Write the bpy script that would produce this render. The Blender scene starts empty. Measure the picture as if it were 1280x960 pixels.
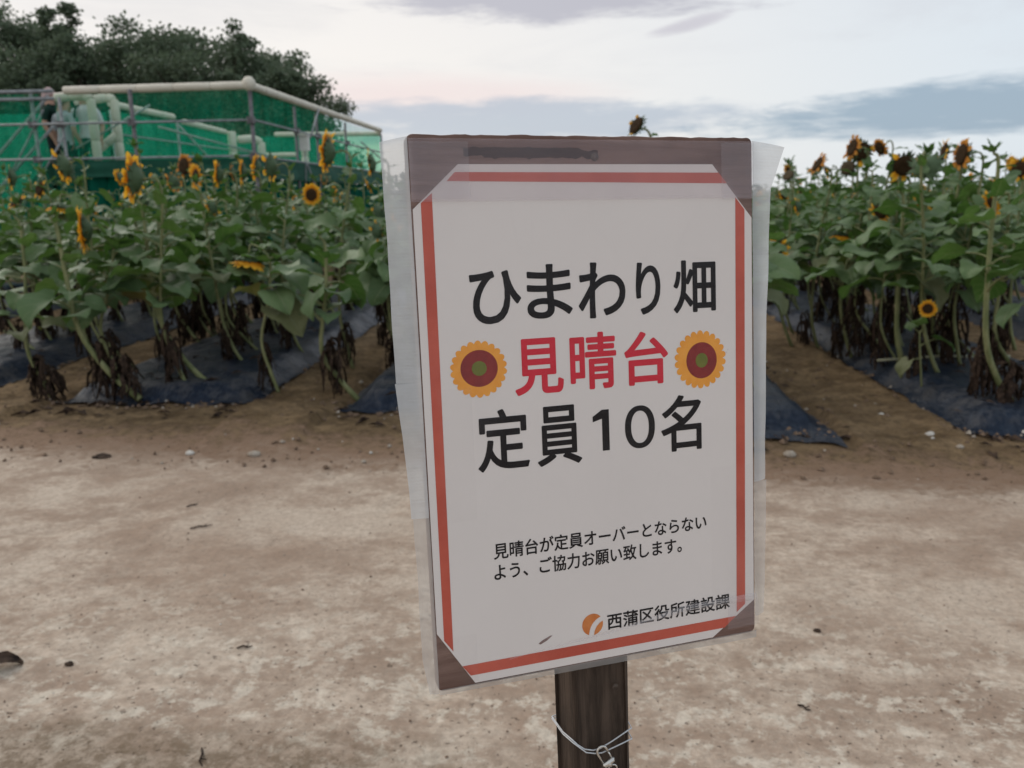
import bpy, math, random
from mathutils import Vector, Matrix, noise as mnoise

SC = bpy.context.scene
COL = SC.collection
PI = math.pi
rnd = random.Random(11)

# ------------------------------------------------------------------ camera
cam_d = bpy.data.cameras.new('camera')
cam = bpy.data.objects.new('camera', cam_d)
COL.objects.link(cam)
cr = Vector((0.9969831, 0.07668627, -0.01199654)); cu = Vector((-0.00579591, 0.22767689, 0.97371949))
cf = Vector((-0.07740226, 0.97071234, -0.22743448))
cam.matrix_world = Matrix(((cr.x, cu.x, -cf.x, 0), (cr.y, cu.y, -cf.y, 0), (cr.z, cu.z, -cf.z, 1.35), (0, 0, 0, 1)))
cam_d.sensor_width = 36; cam_d.lens = 28.125
cam_d.clip_start = 0.05; cam_d.clip_end = 6000
cam_d.dof.use_dof = True; cam_d.dof.focus_distance = 0.66; cam_d.dof.aperture_fstop = 11
SC.camera = cam

# ------------------------------------------------------------------ light
SC.view_settings.view_transform = 'Standard'
SC.view_settings.look = 'None'
SC.view_settings.exposure = 0.12
SC.view_settings.gamma = 1.0
SUN_EL, SUN_AZ = math.radians(38), math.radians(-50)     # azimuth measured from +Y towards +X
sd = bpy.data.lights.new('sun', 'SUN'); sd.energy = 1.3; sd.angle = math.radians(40); sd.color = (1, 0.94, 0.86)
so = bpy.data.objects.new('sun', sd); COL.objects.link(so)
sv = Vector((math.sin(SUN_AZ) * math.cos(SUN_EL), math.cos(SUN_AZ) * math.cos(SUN_EL), math.sin(SUN_EL)))
so.rotation_euler = (-sv).to_track_quat('-Z', 'Y').to_euler()
so.location = (0, 0, 30)


class NT:
    """tiny node-tree helper"""
    def __init__(s, tree): s.t = tree; s.n = tree.nodes; s.l = tree.links
    def new(s, typ, **kw):
        n = s.n.new(typ)
        for k, v in kw.items(): setattr(n, k, v)
        return n
    def lk(s, a, b): s.l.new(a, b)
    def put(s, sock, v):
        if isinstance(v, bpy.types.NodeSocket): s.l.new(v, sock)
        else: sock.default_value = v
    def math(s, op, a, b=None, c=None, clamp=False):
        n = s.new('ShaderNodeMath', operation=op, use_clamp=clamp)
        s.put(n.inputs[0], a)
        if b is not None: s.put(n.inputs[1], b)
        if c is not None: s.put(n.inputs[2], c)
        return n.outputs[0]
    def mix(s, f, a, b, typ='RGBA', blend='MIX'):
        n = s.new('ShaderNodeMix', data_type='RGBA', blend_type=blend, clamp_result=False)
        s.put(n.inputs[0], f)
        for i, v in ((6, a), (7, b)):
            if isinstance(v, tuple) and len(v) == 3: v = (*v, 1)
            s.put(n.inputs[i], v)
        return n.outputs[2]
    def noise(s, vec, scale, detail=4, rough=.55, dist=0.0):
        n = s.new('ShaderNodeTexNoise')
        if vec is not None: s.lk(vec, n.inputs['Vector'])
        n.inputs['Scale'].default_value = scale; n.inputs['Detail'].default_value = detail
        n.inputs['Roughness'].default_value = rough; n.inputs['Distortion'].default_value = dist
        return n.outputs['Fac']
    def ramp(s, f, lo, hi):
        n = s.new('ShaderNodeMapRange', interpolation_type='SMOOTHSTEP')
        s.put(n.inputs[0], f); n.inputs[1].default_value = lo; n.inputs[2].default_value = hi
        return n.outputs[0]
    def mapping(s, vec, scale=(1, 1, 1), loc=(0, 0, 0)):
        n = s.new('ShaderNodeMapping'); s.lk(vec, n.inputs[0])
        n.inputs['Scale'].default_value = scale; n.inputs['Location'].default_value = loc
        return n.outputs[0]


w = bpy.data.worlds.new('World'); SC.world = w; w.use_nodes = True
nt = NT(w.node_tree); nt.n.clear()
sky = nt.new('ShaderNodeTexSky', sky_type='NISHITA', sun_disc=False)
sky.sun_elevation = SUN_EL; sky.sun_rotation = SUN_AZ
sky.air_density = 1.0; sky.dust_density = 2.0
tc = nt.new('ShaderNodeTexCoord')
sx = nt.new('ShaderNodeSeparateXYZ'); nt.lk(tc.outputs['Generated'], sx.inputs[0])
X, Y, Z = sx.outputs
el = nt.math('ARCTAN2', Z, nt.math('SQRT', nt.math('ADD', nt.math('MULTIPLY', X, X), nt.math('MULTIPLY', Y, Y))))
az = nt.math('ARCTAN2', X, Y)
cv = nt.new('ShaderNodeCombineXYZ'); nt.lk(az, cv.inputs[0]); nt.lk(nt.math('MULTIPLY', el, 3.2), cv.inputs[1])
nz = nt.noise(cv.outputs[0], 5.5, 8, .6, .6)
nzf = nt.noise(nt.mapping(cv.outputs[0], (1, 1.8, 1), (3, 1, 0)), 16, 6, .62, .3)
nzs = nt.noise(nt.mapping(cv.outputs[0], (1, 2.6, 1), (1, 4, 0)), 11, 9, .66, .4)
nn = nt.math('ADD', nt.math('ADD', nt.math('MULTIPLY', nz, .45), nt.math('MULTIPLY', nzf, .25)), nt.math('MULTIPLY', nzs, .30))
def cloud(a0, e0, wa, we, k=3.0, sh=1.6, slope=0.0):
    a = nt.math('SUBTRACT', az, a0)
    e = nt.math('SUBTRACT', nt.math('SUBTRACT', el, e0), nt.math('MULTIPLY', a, slope))
    d = nt.math('ADD', nt.math('POWER', nt.math('ABSOLUTE', nt.math('DIVIDE', a, wa)), 2.0),
                nt.math('POWER', nt.math('ABSOLUTE', nt.math('DIVIDE', e, we)), 2.0))
    m = nt.math('ADD', nt.math('SUBTRACT', 1.0, d), nt.math('MULTIPLY', nt.math('SUBTRACT', nn, .5), k))
    return nt.ramp(m, 0.0, sh)
K = 9.7     # the background strength is 0.1, so radiance 0.9 is 9 here
def C(r, g, b, s=K): return (r * s, g * s, b * s)
sr = nt.ramp(az, -.3, .75)
base = nt.mix(sr, C(.92, .875, .83), C(.70, .785, .86))
high = nt.ramp(el, .10, .55)
base = nt.mix(nt.math('MULTIPLY', high, .55), base, C(.66, .71, .78))
# thin grey sheets everywhere, pink near the left horizon
gen = nt.ramp(nt.noise(nt.mapping(cv.outputs[0], (.8, 1.2, 1), (7, 2, 0)), 3.2, 7, .6, .5), .50, .78)
base = nt.mix(nt.math('MULTIPLY', gen, .45), base, C(.62, .62, .66))
pink = cloud(-.22, .115, .34, .035, 1.2, 1.3)
base = nt.mix(nt.math('MULTIPLY', pink, .75), base, C(.86, .70, .69))
bl = cloud(-.10, .088, .40, .030, 3.4, .8)
base = nt.mix(nt.math('MULTIPLY', bl, .85), base, C(.47, .53, .62))
br = cloud(.50, .090, .44, .034, 3.6, .8, .05)
base = nt.mix(nt.math('MULTIPLY', br, .95), base, C(.33, .43, .53))
br2 = cloud(.60, .121, .16, .008, 1.5, .9, .02)
base = nt.mix(nt.math('MULTIPLY', br2, .8), base, C(.50, .55, .60))
tp = cloud(-.03, .222, .27, .034, 4.0, .8, -.02)
base = nt.mix(nt.math('MULTIPLY', tp, .85), base, C(.47, .46, .52))
ts = cloud(.13, .187, .055, .010, 1.8, .9, .2)
base = nt.mix(nt.math('MULTIPLY', ts, .7), base, C(.55, .52, .58))
tl = cloud(-.50, .205, .25, .05, 3.0, 1.2)
base = nt.mix(nt.math('MULTIPLY', tl, .35), base, C(.60, .60, .62))
skyc = nt.mix(.90, sky.outputs[0], base)
bg = nt.new('ShaderNodeBackground'); bg.inputs['Strength'].default_value = 0.1
nt.lk(skyc, bg.inputs['Color'])
wo = nt.new('ShaderNodeOutputWorld'); nt.lk(bg.outputs[0], wo.inputs[0])
SC.cycles.max_bounces = 8; SC.cycles.transparent_max_bounces = 24
SC.cycles.diffuse_bounces = 3; SC.cycles.glossy_bounces = 3; SC.cycles.transmission_bounces = 4
SC.cycles.use_denoising = True

# ------------------------------------------------------------------ mesh helpers
class MB:
    def __init__(s): s.v = []; s.f = []; s.m = []; s.uv = {}; s.mats = []
    def mat(s, m):
        if m not in s.mats: s.mats.append(m)
        return s.mats.index(m)
    def face(s, idx, mat=0, uvs=None):
        s.f.append(idx); s.m.append(mat)
        if uvs: s.uv[len(s.f) - 1] = uvs
    def poly(s, pts, m=0):
        b = len(s.v); s.v += [tuple(p) for p in pts]; s.face(list(range(b, b + len(pts))), m)
    def box(s, c, size, m=0, R=None):
        b = len(s.v)
        for dx in (-.5, .5):
            for dy in (-.5, .5):
                for dz in (-.5, .5):
                    p = Vector((dx * size[0], dy * size[1], dz * size[2]))
                    if R is not None: p = R @ p
                    s.v.append(tuple(p + Vector(c)))
        for q in ((0, 1, 3, 2), (4, 6, 7, 5), (0, 4, 5, 1), (2, 3, 7, 6), (0, 2, 6, 4), (1, 5, 7, 3)):
            s.face([b + i for i in q], m)
    def bar(s, a, b_, wd, ht, m=0):
        a = Vector(a); b_ = Vector(b_); d = b_ - a
        R = d.to_track_quat('Y', 'Z').to_matrix()
        s.box((a + b_) / 2, (wd, d.length, ht), m, R)
    def tube(s, pts, radii, n=8, m=0, cap=True):
        pts = [Vector(p) for p in pts]
        if not hasattr(radii, '__len__'): radii = [radii] * len(pts)
        t = (pts[1] - pts[0]).normalized()
        up = Vector((0, 0, 1)) if abs(t.z) < .9 else Vector((1, 0, 0))
        x = t.cross(up).normalized()
        b = len(s.v)
        for i, p in enumerate(pts):
            if i == 0: t = pts[1] - pts[0]
            elif i == len(pts) - 1: t = pts[-1] - pts[-2]
            else: t = pts[i + 1] - pts[i - 1]
            t.normalize()
            x = (x - t * x.dot(t)).normalized(); y = t.cross(x)
            for k in range(n):
                a = 2 * PI * k / n
                s.v.append(tuple(p + (x * math.cos(a) + y * math.sin(a)) * radii[i]))
        for i in range(len(pts) - 1):
            for k in range(n):
                k2 = (k + 1) % n
                s.face([b + i * n + k, b + i * n + k2, b + (i + 1) * n + k2, b + (i + 1) * n + k], m)
        if cap:
            s.face([b + k for k in range(n)][::-1], m)
            e = b + (len(pts) - 1) * n
            s.face([e + k for k in range(n)], m)
    def grid(s, fn, nu, nv, m=0, closed=False):
        b = len(s.v)
        for j in range(nv + 1):
            for i in range(nu + 1): s.v.append(tuple(fn(i / nu, j / nv)))
        for j in range(nv):
            for i in range(nu):
                a = b + j * (nu + 1) + i
                s.face([a, a + 1, a + nu + 2, a + nu + 1], m,
                       [(i / nu, j / nv), ((i + 1) / nu, j / nv), ((i + 1) / nu, (j + 1) / nv), (i / nu, (j + 1) / nv)])
    def mesh(s, name, mats, smooth=False):
        me = bpy.data.meshes.new(name)
        me.from_pydata(s.v, [], s.f)
        for m in (mats if isinstance(mats, (list, tuple)) else [mats]): me.materials.append(m)
        me.polygons.foreach_set('material_index', s.m)
        if s.uv:
            uvl = me.uv_layers.new(name='UVMap')
            for p in me.polygons:
                u = s.uv.get(p.index)
                if u:
                    for k, li in enumerate(p.loop_indices): uvl.data[li].uv = u[k]
        if smooth: me.polygons.foreach_set('use_smooth', [True] * len(me.polygons))
        me.update()
        return me
    def build(s, name, mats, parent=None, smooth=False):
        return link(name, s.mesh(name, mats, smooth), parent)

def link(name, me, parent=None):
    o = bpy.data.objects.new(name, me); COL.objects.link(o)
    if parent is not None: o.parent = parent
    return o
def tag(o, label=None, cat=None, group=None, kind=None):
    if label: o['label'] = label
    if cat: o['category'] = cat
    if group: o['group'] = group
    if kind: o['kind'] = kind
    return o
def thing(name, label, cat, loc=(0, 0, 0), group=None):
    o = bpy.data.objects.new(name, None); COL.objects.link(o); o.location = loc
    o.empty_display_size = .1
    return tag(o, label, cat, group)
def N3(x, y, z=0.0): return mnoise.noise(Vector((x, y, z)))
def fbm(x, y, z=0.0, o=4):
    a = 1; t = 0; f = 1
    for _ in range(o): t += a * N3(x * f, y * f, z + _ * 7.1); a *= .5; f *= 2.03
    return t
def sstep(a, b, x):
    t = min(1, max(0, (x - a) / (b - a))); return t * t * (3 - 2 * t)

# ------------------------------------------------------------------ materials
def mat(name):
    m = bpy.data.materials.new(name); m.use_nodes = True
    n = NT(m.node_tree); b = n.n['Principled BSDF']
    return m, n, b
def bump(n, b, h, strength=.4, dist=.01):
    bn = n.new('ShaderNodeBump'); bn.inputs['Strength'].default_value = strength
    bn.inputs['Distance'].default_value = dist
    n.lk(h, bn.inputs['Height']); n.lk(bn.outputs[0], b.inputs['Normal'])
def simple(name, c1, c2, scale=30, rough=.6, spec=.4, bmp=0, bd=.003, metal=0, stretch=(1, 1, 1)):
    m, n, b = mat(name)
    t = n.new('ShaderNodeTexCoord')
    v = n.mapping(t.outputs['Object'], stretch)
    f = n.noise(v, scale, 5, .6)
    n.lk(n.mix(n.ramp(f, .3, .7), c1, c2), b.inputs['Base Color'])
    n.lk(n.math('ADD', rough - .08, n.math('MULTIPLY', f, .16)), b.inputs['Roughness'])
    b.inputs['Specular IOR Level'].default_value = spec; b.inputs['Metallic'].default_value = metal
    if bmp: bump(n, b, f, bmp, bd)
    return m

# leaves: two-tone blade with paler veins, paler underside
def leaf_mat(name, ca, cb, vein):
    m, n, b = mat(name)
    uv = n.new('ShaderNodeUVMap'); s = n.new('ShaderNodeSeparateXYZ'); n.lk(uv.outputs[0], s.inputs[0])
    u, v = s.outputs[0], s.outputs[1]
    oi = n.new('ShaderNodeObjectInfo')
    t = n.new('ShaderNodeTexCoord')
    f = n.noise(t.outputs['Object'], 22, 4, .6)
    c = n.mix(n.math('ADD', n.math('MULTIPLY', oi.outputs['Random'], .7), n.math('MULTIPLY', f, .4)), ca, cb)
    au = n.math('ABSOLUTE', n.math('SUBTRACT', u, .5))
    mid = n.ramp(au, .035, .012)
    side = n.math('ABSOLUTE', n.math('SUBTRACT', n.math('FRACT', n.math('SUBTRACT', n.math('MULTIPLY', v, 5.0), n.math('MULTIPLY', au, 3.6))), .5))
    sv_ = n.ramp(side, .07, .02)
    vv = n.math('MAXIMUM', mid, n.math('MULTIPLY', sv_, .5))
    c = n.mix(n.math('MULTIPLY', vv, .7), c, vein)
    spot = n.ramp(n.noise(t.outputs['Object'], 60, 3, .6), .70, .76)
    c = n.mix(n.math('MULTIPLY', spot, .5), c, (.10, .085, .03))
    g = n.new('ShaderNodeNewGeometry')
    c = n.mix(n.math('MULTIPLY', g.outputs['Backfacing'], .45), c, (.13, .17, .11))
    n.lk(c, b.inputs['Base Color'])
    b.inputs['Roughness'].default_value = .52; b.inputs['Specular IOR Level'].default_value = .32
    b.inputs['Sheen Weight'].default_value = .05; b.inputs['Sheen Roughness'].default_value = .5
    bump(n, b, n.math('ADD', n.math('MULTIPLY', vv, -.6), f), .5, .004)
    tr = n.new('ShaderNodeBsdfTranslucent'); n.lk(n.mix(.5, c, (.10, .24, .03)), tr.inputs['Color'])
    mx = n.new('ShaderNodeMixShader'); mx.inputs[0].default_value = .22
    n.lk(b.outputs[0], mx.inputs[1]); n.lk(tr.outputs[0], mx.inputs[2])
    n.lk(mx.outputs[0], n.n['Material Output'].inputs[0])
    return m
M_LEAF = leaf_mat('sunflower_leaf', (.046, .122, .022), (.128, .225, .056), (.25, .30, .14))
M_YELLOW = leaf_mat('yellowing_leaf', (.10, .12, .035), (.22, .19, .06), (.26, .25, .13))
M_STEM = simple('sunflower_stem', (.12, .145, .055), (.25, .255, .125), 25, .65, .3, .4, .002, 0, (1, 1, .3))
M_DRY = simple('withered_leaf', (.012, .008, .007), (.080, .052, .036), 18, .85, .15, .6, .006)
M_DISC = simple('flower_disc', (.018, .010, .007), (.075, .045, .02), 160, .9, .1, 1, .004)
M_DISC2 = simple('seed_disc', (.07, .05, .035), (.13, .10, .06), 140, .9, .1, 1, .004)
M_BRACT = simple('green_bract', (.04, .085, .035), (.095, .135, .07), 40, .65, .3, .5, .004)
def petal_mat(name, a, b_):
    m, n, b = mat(name)
    uv = n.new('ShaderNodeUVMap'); s = n.new('ShaderNodeSeparateXYZ'); n.lk(uv.outputs[0], s.inputs[0])
    t = n.new('ShaderNodeTexCoord'); f = n.noise(t.outputs['Object'], 60, 3)
    c = n.mix(n.ramp(s.outputs[1], 0, .8), a, b_)
    c = n.mix(n.math('MULTIPLY', f, .35), c, (.42, .12, .015))
    n.lk(c, b.inputs['Base Color']); b.inputs['Roughness'].default_value = .6; b.inputs['Specular IOR Level'].default_value = .2
    tr = n.new('ShaderNodeBsdfTranslucent'); n.lk(c, tr.inputs['Color'])
    mx = n.new('ShaderNodeMixShader'); mx.inputs[0].default_value = .45
    n.lk(b.outputs[0], mx.inputs[1]); n.lk(tr.outputs[0], mx.inputs[2]); n.lk(mx.outputs[0], n.n['Material Output'].inputs[0])
    return m
M_PETAL = petal_mat('petal', (.80, .34, .018), (.95, .58, .05))
M_PETALD = petal_mat('faded_petal', (.55, .20, .03), (.76, .38, .07))

# ground: pale compacted path, brown tilled soil beyond
def ground_mat():
    m, n, b = mat('ground')
    g = n.new('ShaderNodeNewGeometry'); P = g.outputs['Position']
    s = n.new('ShaderNodeSeparateXYZ'); n.lk(P, s.inputs[0])
    big = n.noise(P, .9, 5, .6); med = n.noise(n.mapping(P, (1, 1.4, 1)), 4.2, 10, .74, .15)
    fine = n.noise(P, 42, 8, .72); fine2 = n.noise(n.mapping(P, (1, 1, 1), (5, 3, 1)), 19, 8, .74, .15)
    # path
    pc = n.mix(n.ramp(med, .38, .62), (.345, .256, .193), (.55, .452, .362))
    pc = n.mix(n.math('MULTIPLY', n.ramp(fine2, .46, .62), .5), pc, (.305, .222, .163))
    pc = n.mix(n.math('MULTIPLY', n.ramp(big, .46, .60), .6), pc, (.335, .243, .18))
    big2 = n.noise(n.mapping(P, (.9, 1.3, 1), (4, 9, 2)), 1.5, 6, .62, .3)
    pc = n.mix(n.math('MULTIPLY', n.ramp(big2, .50, .66), .55), pc, (.60, .51, .415))
    pc = n.mix(n.math('MULTIPLY', n.ramp(big2, .46, .34), .5), pc, (.27, .192, .14))
    near = n.ramp(s.outputs[1], 2.9, 1.9)
    chalk = n.math('MULTIPLY', n.ramp(n.noise(n.mapping(P, (1, 1.2, 1), (9, 0, 0)), 9, 9, .76, .2), .50, .60), near)
    pc = n.mix(n.math('MULTIPLY', chalk, .75), pc, (.66, .59, .49))
    speck = n.ramp(n.noise(n.mapping(P, (1, 1, 1), (2, 8, 3)), 58, 4, .6), .62, .70)
    pc = n.mix(n.math('MULTIPLY', speck, n.math('ADD', .25, n.math('MULTIPLY', near, .65))), pc, (.10, .072, .052))
    pc = n.mix(n.math('MULTIPLY', n.ramp(fine, .40, .62), .32), pc, (.20, .16, .125))
    moss = n.math('MULTIPLY', n.ramp(n.math('ADD', s.outputs[1], n.math('MULTIPLY', big, .55)), 2.1, 1.9), n.ramp(s.outputs[0], .2, -.8))
    pc = n.mix(n.math('MULTIPLY', moss, n.math('ADD', .35, n.math('MULTIPLY', n.ramp(fine2, .4, .6), .5))), pc, (.16, .115, .075))
    # soil
    sc = n.mix(n.ramp(med, .38, .62), (.135, .088, .045), (.275, .188, .104))
    sc = n.mix(n.math('MULTIPLY', n.ramp(fine2, .45, .65), .6), sc, (.075, .052, .033))
    sc = n.mix(n.math('MULTIPLY', n.ramp(fine, .5, .75), .35), sc, (.30, .215, .15))
    edge = n.math('ADD', n.math('ADD', s.outputs[1], n.math('MULTIPLY', n.math('SUBTRACT', med, .5), 1.1)), n.math('MULTIPLY', n.math('SUBTRACT', fine2, .5), .55))
    edge = n.math('ADD', n.math('ADD', edge, n.math('MULTIPLY', s.outputs[0], .08)), -.06)
    rim = n.mix(n.ramp(edge, 3.55, 3.95), pc, (.325, .215, .145))
    c = n.mix(n.ramp(edge, 3.92, 4.25), rim, sc)
    far = n.ramp(s.outputs[1], 30, 60)
    c = n.mix(far, c, (.06, .085, .04))
    n.lk(c, b.inputs['Base Color'])
    b.inputs['Roughness'].default_value = .9; b.inputs['Specular IOR Level'].default_value = .15
    soilamt = n.math('ADD', .35, n.ramp(edge, 3.6, 4.2))
    h = n.math('ADD', n.math('MULTIPLY', fine, .5), n.math('ADD', n.math('MULTIPLY', fine2, .8), n.math('MULTIPLY', speck, -.3)))
    bump(n, b, n.math('MULTIPLY', h, soilamt), .9, .026)
    return m
M_GROUND = ground_mat()

def film_mat():
    m, n, b = mat('black_mulch_film')
    g = n.new('ShaderNodeNewGeometry'); P = g.outputs['Position']
    s = n.new('ShaderNodeSeparateXYZ'); n.lk(g.outputs['Normal'], s.inputs[0])
    f = n.noise(P, 5, 6, .65); f2 = n.noise(P, 30, 5, .6)
    c = n.mix(n.ramp(f2, .35, .7), (.006, .012, .026), (.016, .026, .046))
    dust = n.math('MULTIPLY', n.ramp(n.math('ADD', f, n.math('MULTIPLY', f2, .3)), .60, .84), .42)
    c = n.mix(dust, c, (.125, .115, .105))
    n.lk(c, b.inputs['Base Color'])
    n.lk(n.math('ADD', .38, n.math('MULTIPLY', dust, .6)), b.inputs['Roughness'])
    b.inputs['Specular IOR Level'].default_value = .17
    wv = n.noise(n.mapping(P, (4, 1, 1)), 9, 4, .6, .5)
    bump(n, b, n.math('ADD', wv, n.math('MULTIPLY', f2, .3)), .6, .02)
    return m
M_FILM = film_mat()

# ------------------------------------------------------------------ ground sheet
BEDS = {'X': (-9.75, -8.45), 'Y': (-7.75, -6.4), 'Z': (-5.62, -4.28), 'A': (-3.52, -2.15), 'B': (-1.5, -.3), 'M': (.25, 1.45),
        'C': (2.2, 3.45), 'D': (4.1, 5.4), 'E': (6.05, 7.35), 'G': (8.0, 9.3)}
BED_START = {'X': 5.3, 'Y': 5.2, 'Z': 5.05, 'A': 4.98, 'B': 4.85, 'M': 4.38, 'C': 4.45, 'D': 4.6, 'E': 4.7, 'G': 4.8}
FP = []
_r = random.Random(4)
for _k in range(26):
    _a = _r.choice((.2, 1.4, -.3, 1.8, .05)) + _r.uniform(-.3, .3); FP.append((_r.uniform(-2.6, 2.4), _r.uniform(1.5, 3.9), math.cos(_a), math.sin(_a), _r.uniform(.004, .009)))
def soil_h(x, y):
    return soil_0(x, y) + (sum(prints(x, y, *f) for f in FP) if 1.2 < y < 4.2 and -3 < x < 2.8 else 0)
def prints(x, y, cx, cy, ca, sa, d):
    dx, dy = x - cx, y - cy
    if abs(dx) > .25 or abs(dy) > .25: return 0
    q = ((dx * ca + dy * sa) / .145) ** 2 + ((-dx * sa + dy * ca) / .055) ** 2
    return -d * math.exp(-q * q) + .5 * d * math.exp(-((q - 1.9) / .7) ** 2)
def soil_0(x, y):
    e = y + .25 * fbm(x * .9, y * .9, 3) + .06 * x
    k = sstep(3.75, 4.5, e)
    h = .010 * fbm(x * 1.3, y * 1.3, 1) + .005 * abs(fbm(x * 4.1, y * 4.1, 2, 3)) + .0035 * fbm(x * 7, y * 7, 5) * (1 - .5 * k)
    h += k * (.020 + .030 * fbm(x * 3.2, y * 3.2, 9, 5) + .022 * abs(fbm(x * 11, y * 11, 4, 3)))
    h += .065 * sstep(4.0, 4.35, e) * (1 - sstep(4.7, 5.3, y)) * (0.6 + .6 * N3(x * 1.3, 0, 5))
    for k2, (a, b) in BEDS.items():
        c = (a + b) / 2; hw = (b - a) / 2
        d = abs(x - c)
        if d < hw + .05:
            h = h * .5 + .075 * sstep(hw, hw - .22, d) * sstep(BED_START[k2] - .05, BED_START[k2] + .4, y) - .012 * sstep(BED_START[k2], BED_START[k2] + .3, y)
    return h
def axis(fine0, fine1, step, far0, far1):
    v = []
    x = fine0; st = step
    while x > far0: v.append(x); st *= 1.14; x -= st
    v.append(far0); v = v[::-1]
    x = fine0 + step
    while x < fine1: v.append(x); x += step
    st = step
    while x < far1: v.append(x); st *= 1.14; x += st
    v.append(far1)
    return v
xs = axis(-4.2, 3.6, .036, -2500, 2500); ys = axis(1.2, 6.2, .034, -400, 4000)
me = bpy.data.meshes.new('ground')
vs = [(x, y, soil_h(x, y) if (abs(x) < 14 and -3 < y < 34) else 0) for y in ys for x in xs]
nx = len(xs)
fs = [(j * nx + i, j * nx + i + 1, (j + 1) * nx + i + 1, (j + 1) * nx + i) for j in range(len(ys) - 1) for i in range(nx - 1)]
me.from_pydata(vs, [], fs); me.materials.append(M_GROUND)
me.polygons.foreach_set('use_smooth', [True] * len(fs)); me.update()
tag(link('ground', me), kind='structure')

# ------------------------------------------------------------------ mulch sheets on the beds
FILM_L = {'X': 'black mulch sheet farthest out to the side, over the bed beyond two other sheets', 'Y': 'black mulch sheet under sunflowers two beds beyond the bed facing the path corner',
          'Z': 'black mulch sheet at the picture edge, across the furrow from the long wrinkled sheet',
          'A': 'wrinkled black mulch sheet with two bent brown-footed sunflowers at its path end',
          'B': 'black mulch sheet partly hidden behind the sign, beside the brown furrow', 'M': 'black mulch sheet with torn pointed corner just past the edge of the sign',
          'C': 'blue-black mulch sheet with a pale rumpled edge, across the furrow from the torn corner',
          'D': 'black mulch sheet one bed beyond the sheet with the pale rumpled edge', 'E': 'black mulch sheet two beds beyond the sheet with the pale rumpled edge', 'G': 'black mulch sheet three beds beyond the sheet with the pale rumpled edge'}
for k, (a, b) in BEDS.items():
    y0 = BED_START[k]; y1 = 12.0 if b < -2 else 22.0
    nyv = 190; nu = 40
    mb = MB()
    def fn(i, j, a=a, b=b, y0=y0, y1=y1, k=k):
        y = y0 + (y1 - y0) * (j ** 1.8)
        x = a + (b - a) * i
        if j == 0 or y - y0 < .12: y += .10 * N3(x * 3.1, 2.2, ord(k)) - .03 * math.sin(i * PI)
        if k == 'M' and i > .55: y += -.22 * (i - .55) / .45 * max(0, 1 - (y - y0) / .8)
        dx = abs(i - .5) * 2
        x += .03 * N3(y * 2.1, i * 2, ord(k))
        wr = .018 * fbm(x * 6, y * 4, ord(k)) + .016 * abs(N3(x * 17 + .8 * N3(y, 1), y * 5, 3)) * (1 - .5 * j)
        h = .008 + .125 * sstep(1.0, .72, dx) * sstep(y0 - .04, y0 + .22, y) + wr * (0.4 + .6 * sstep(1, .85, dx))
        if dx > .96: h += .014 * abs(N3(y * 5, 1, 8)) - .004
        base = soil_h(x, y)
        if dx > .93 or y - y0 < .05: return (x, y, base + .010 + .020 * N3(x * 5 + 3, y * 4, 2) + .010 * N3(x * 17, y * 15, 6))
        return (x, y, max(base + .012, h) if dx < .95 else base + .01 + max(0, h) * .3)
    mb.grid(fn, nu, nyv)
    tag(mb.build('mulch_sheet', M_FILM, None, True), FILM_L[k], 'mulch sheet', 'black mulch sheets on the beds')

# ------------------------------------------------------------------ leaf meshes
def leaf_mesh(seed, small=False, yellow=False):
    r = random.Random(seed); mb = MB()
    pl = r.uniform(.45, .75) if not small else r.uniform(.12, .25)       # petiole, in blade lengths
    rise = r.uniform(.3, .95) if not small else r.uniform(.6, 1.2)
    droop = r.uniform(.1, 1.5) if not small else r.uniform(-.2, .8)
    pts = []; p = Vector((0, 0, 0)); ang = rise
    for k in range(5):
        pts.append(p.copy())
        p = p + Vector((math.cos(ang), 0, math.sin(ang))) * pl / 4
        ang -= (rise + .1) / 4
    mb.tube(pts, [.035, .03, .026, .022, .018], 5, 1, False)
    base = pts[-1]
    fold = r.uniform(.12, .5); wid = r.uniform(.40, .50) if not small else r.uniform(.2, .34); tw = r.uniform(-.9, .9); wave = r.uniform(.03, .10); curl = r.uniform(-.5, .35); ph = r.uniform(0, 6)
    nl, nw = 9, 6
    spine = []; a0 = r.uniform(-.55, .45) if not small else r.uniform(.0, .8); q = base.copy(); a = a0
    for k in range(nl + 1):
        spine.append((q.copy(), a)); q = q + Vector((math.cos(a), 0, math.sin(a))) / nl; a -= droop / nl
    def prof(t): 
        return wid * (math.sin(PI * min(1, (t + .16) / 1.16) ** .72) ** .85) if t < 1 else 0.0
    def fn(i, j):
        t = j; s = i * 2 - 1
        kf = t * nl; k = min(nl - 1, int(kf)); f = kf - k
        c = spine[k][0].lerp(spine[k + 1][0], f); an = spine[k][1] * (1 - f) + spine[k + 1][1] * f
        tan = Vector((math.cos(an), 0, math.sin(an))); nor = Vector((-math.sin(an), 0, math.cos(an))); sd_ = Vector((0, 1, 0))
        ww = prof(t) * (1 + .05 * math.sin(t * 31 + ph) + .12 * N3(t * 3, s, seed))
        back = .22 * (abs(s) ** 1.6) * max(0, 1 - t * 2.4) if not small else .05 * abs(s) * (1 - t)
        y = s * ww
        z = fold * abs(y) - .35 * fold * y * y / .25 * .25 + wave * math.sin(t * 10 + ph + s * 2.5) * abs(s) + tw * y * t * .7 + curl * y * y * 1.4 + .03 * N3(t * 5 + seed, s * 3)
        return c + sd_ * y + nor * z - tan * back
    mb.grid(fn, nw, nl, 0)
    return mb.mesh('leaf', [M_YELLOW if yellow else M_LEAF, M_STEM], True)
BIG = [leaf_mesh(100 + i) for i in range(20)]
SMALL = [leaf_mesh(300 + i, True) for i in range(8)]
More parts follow.
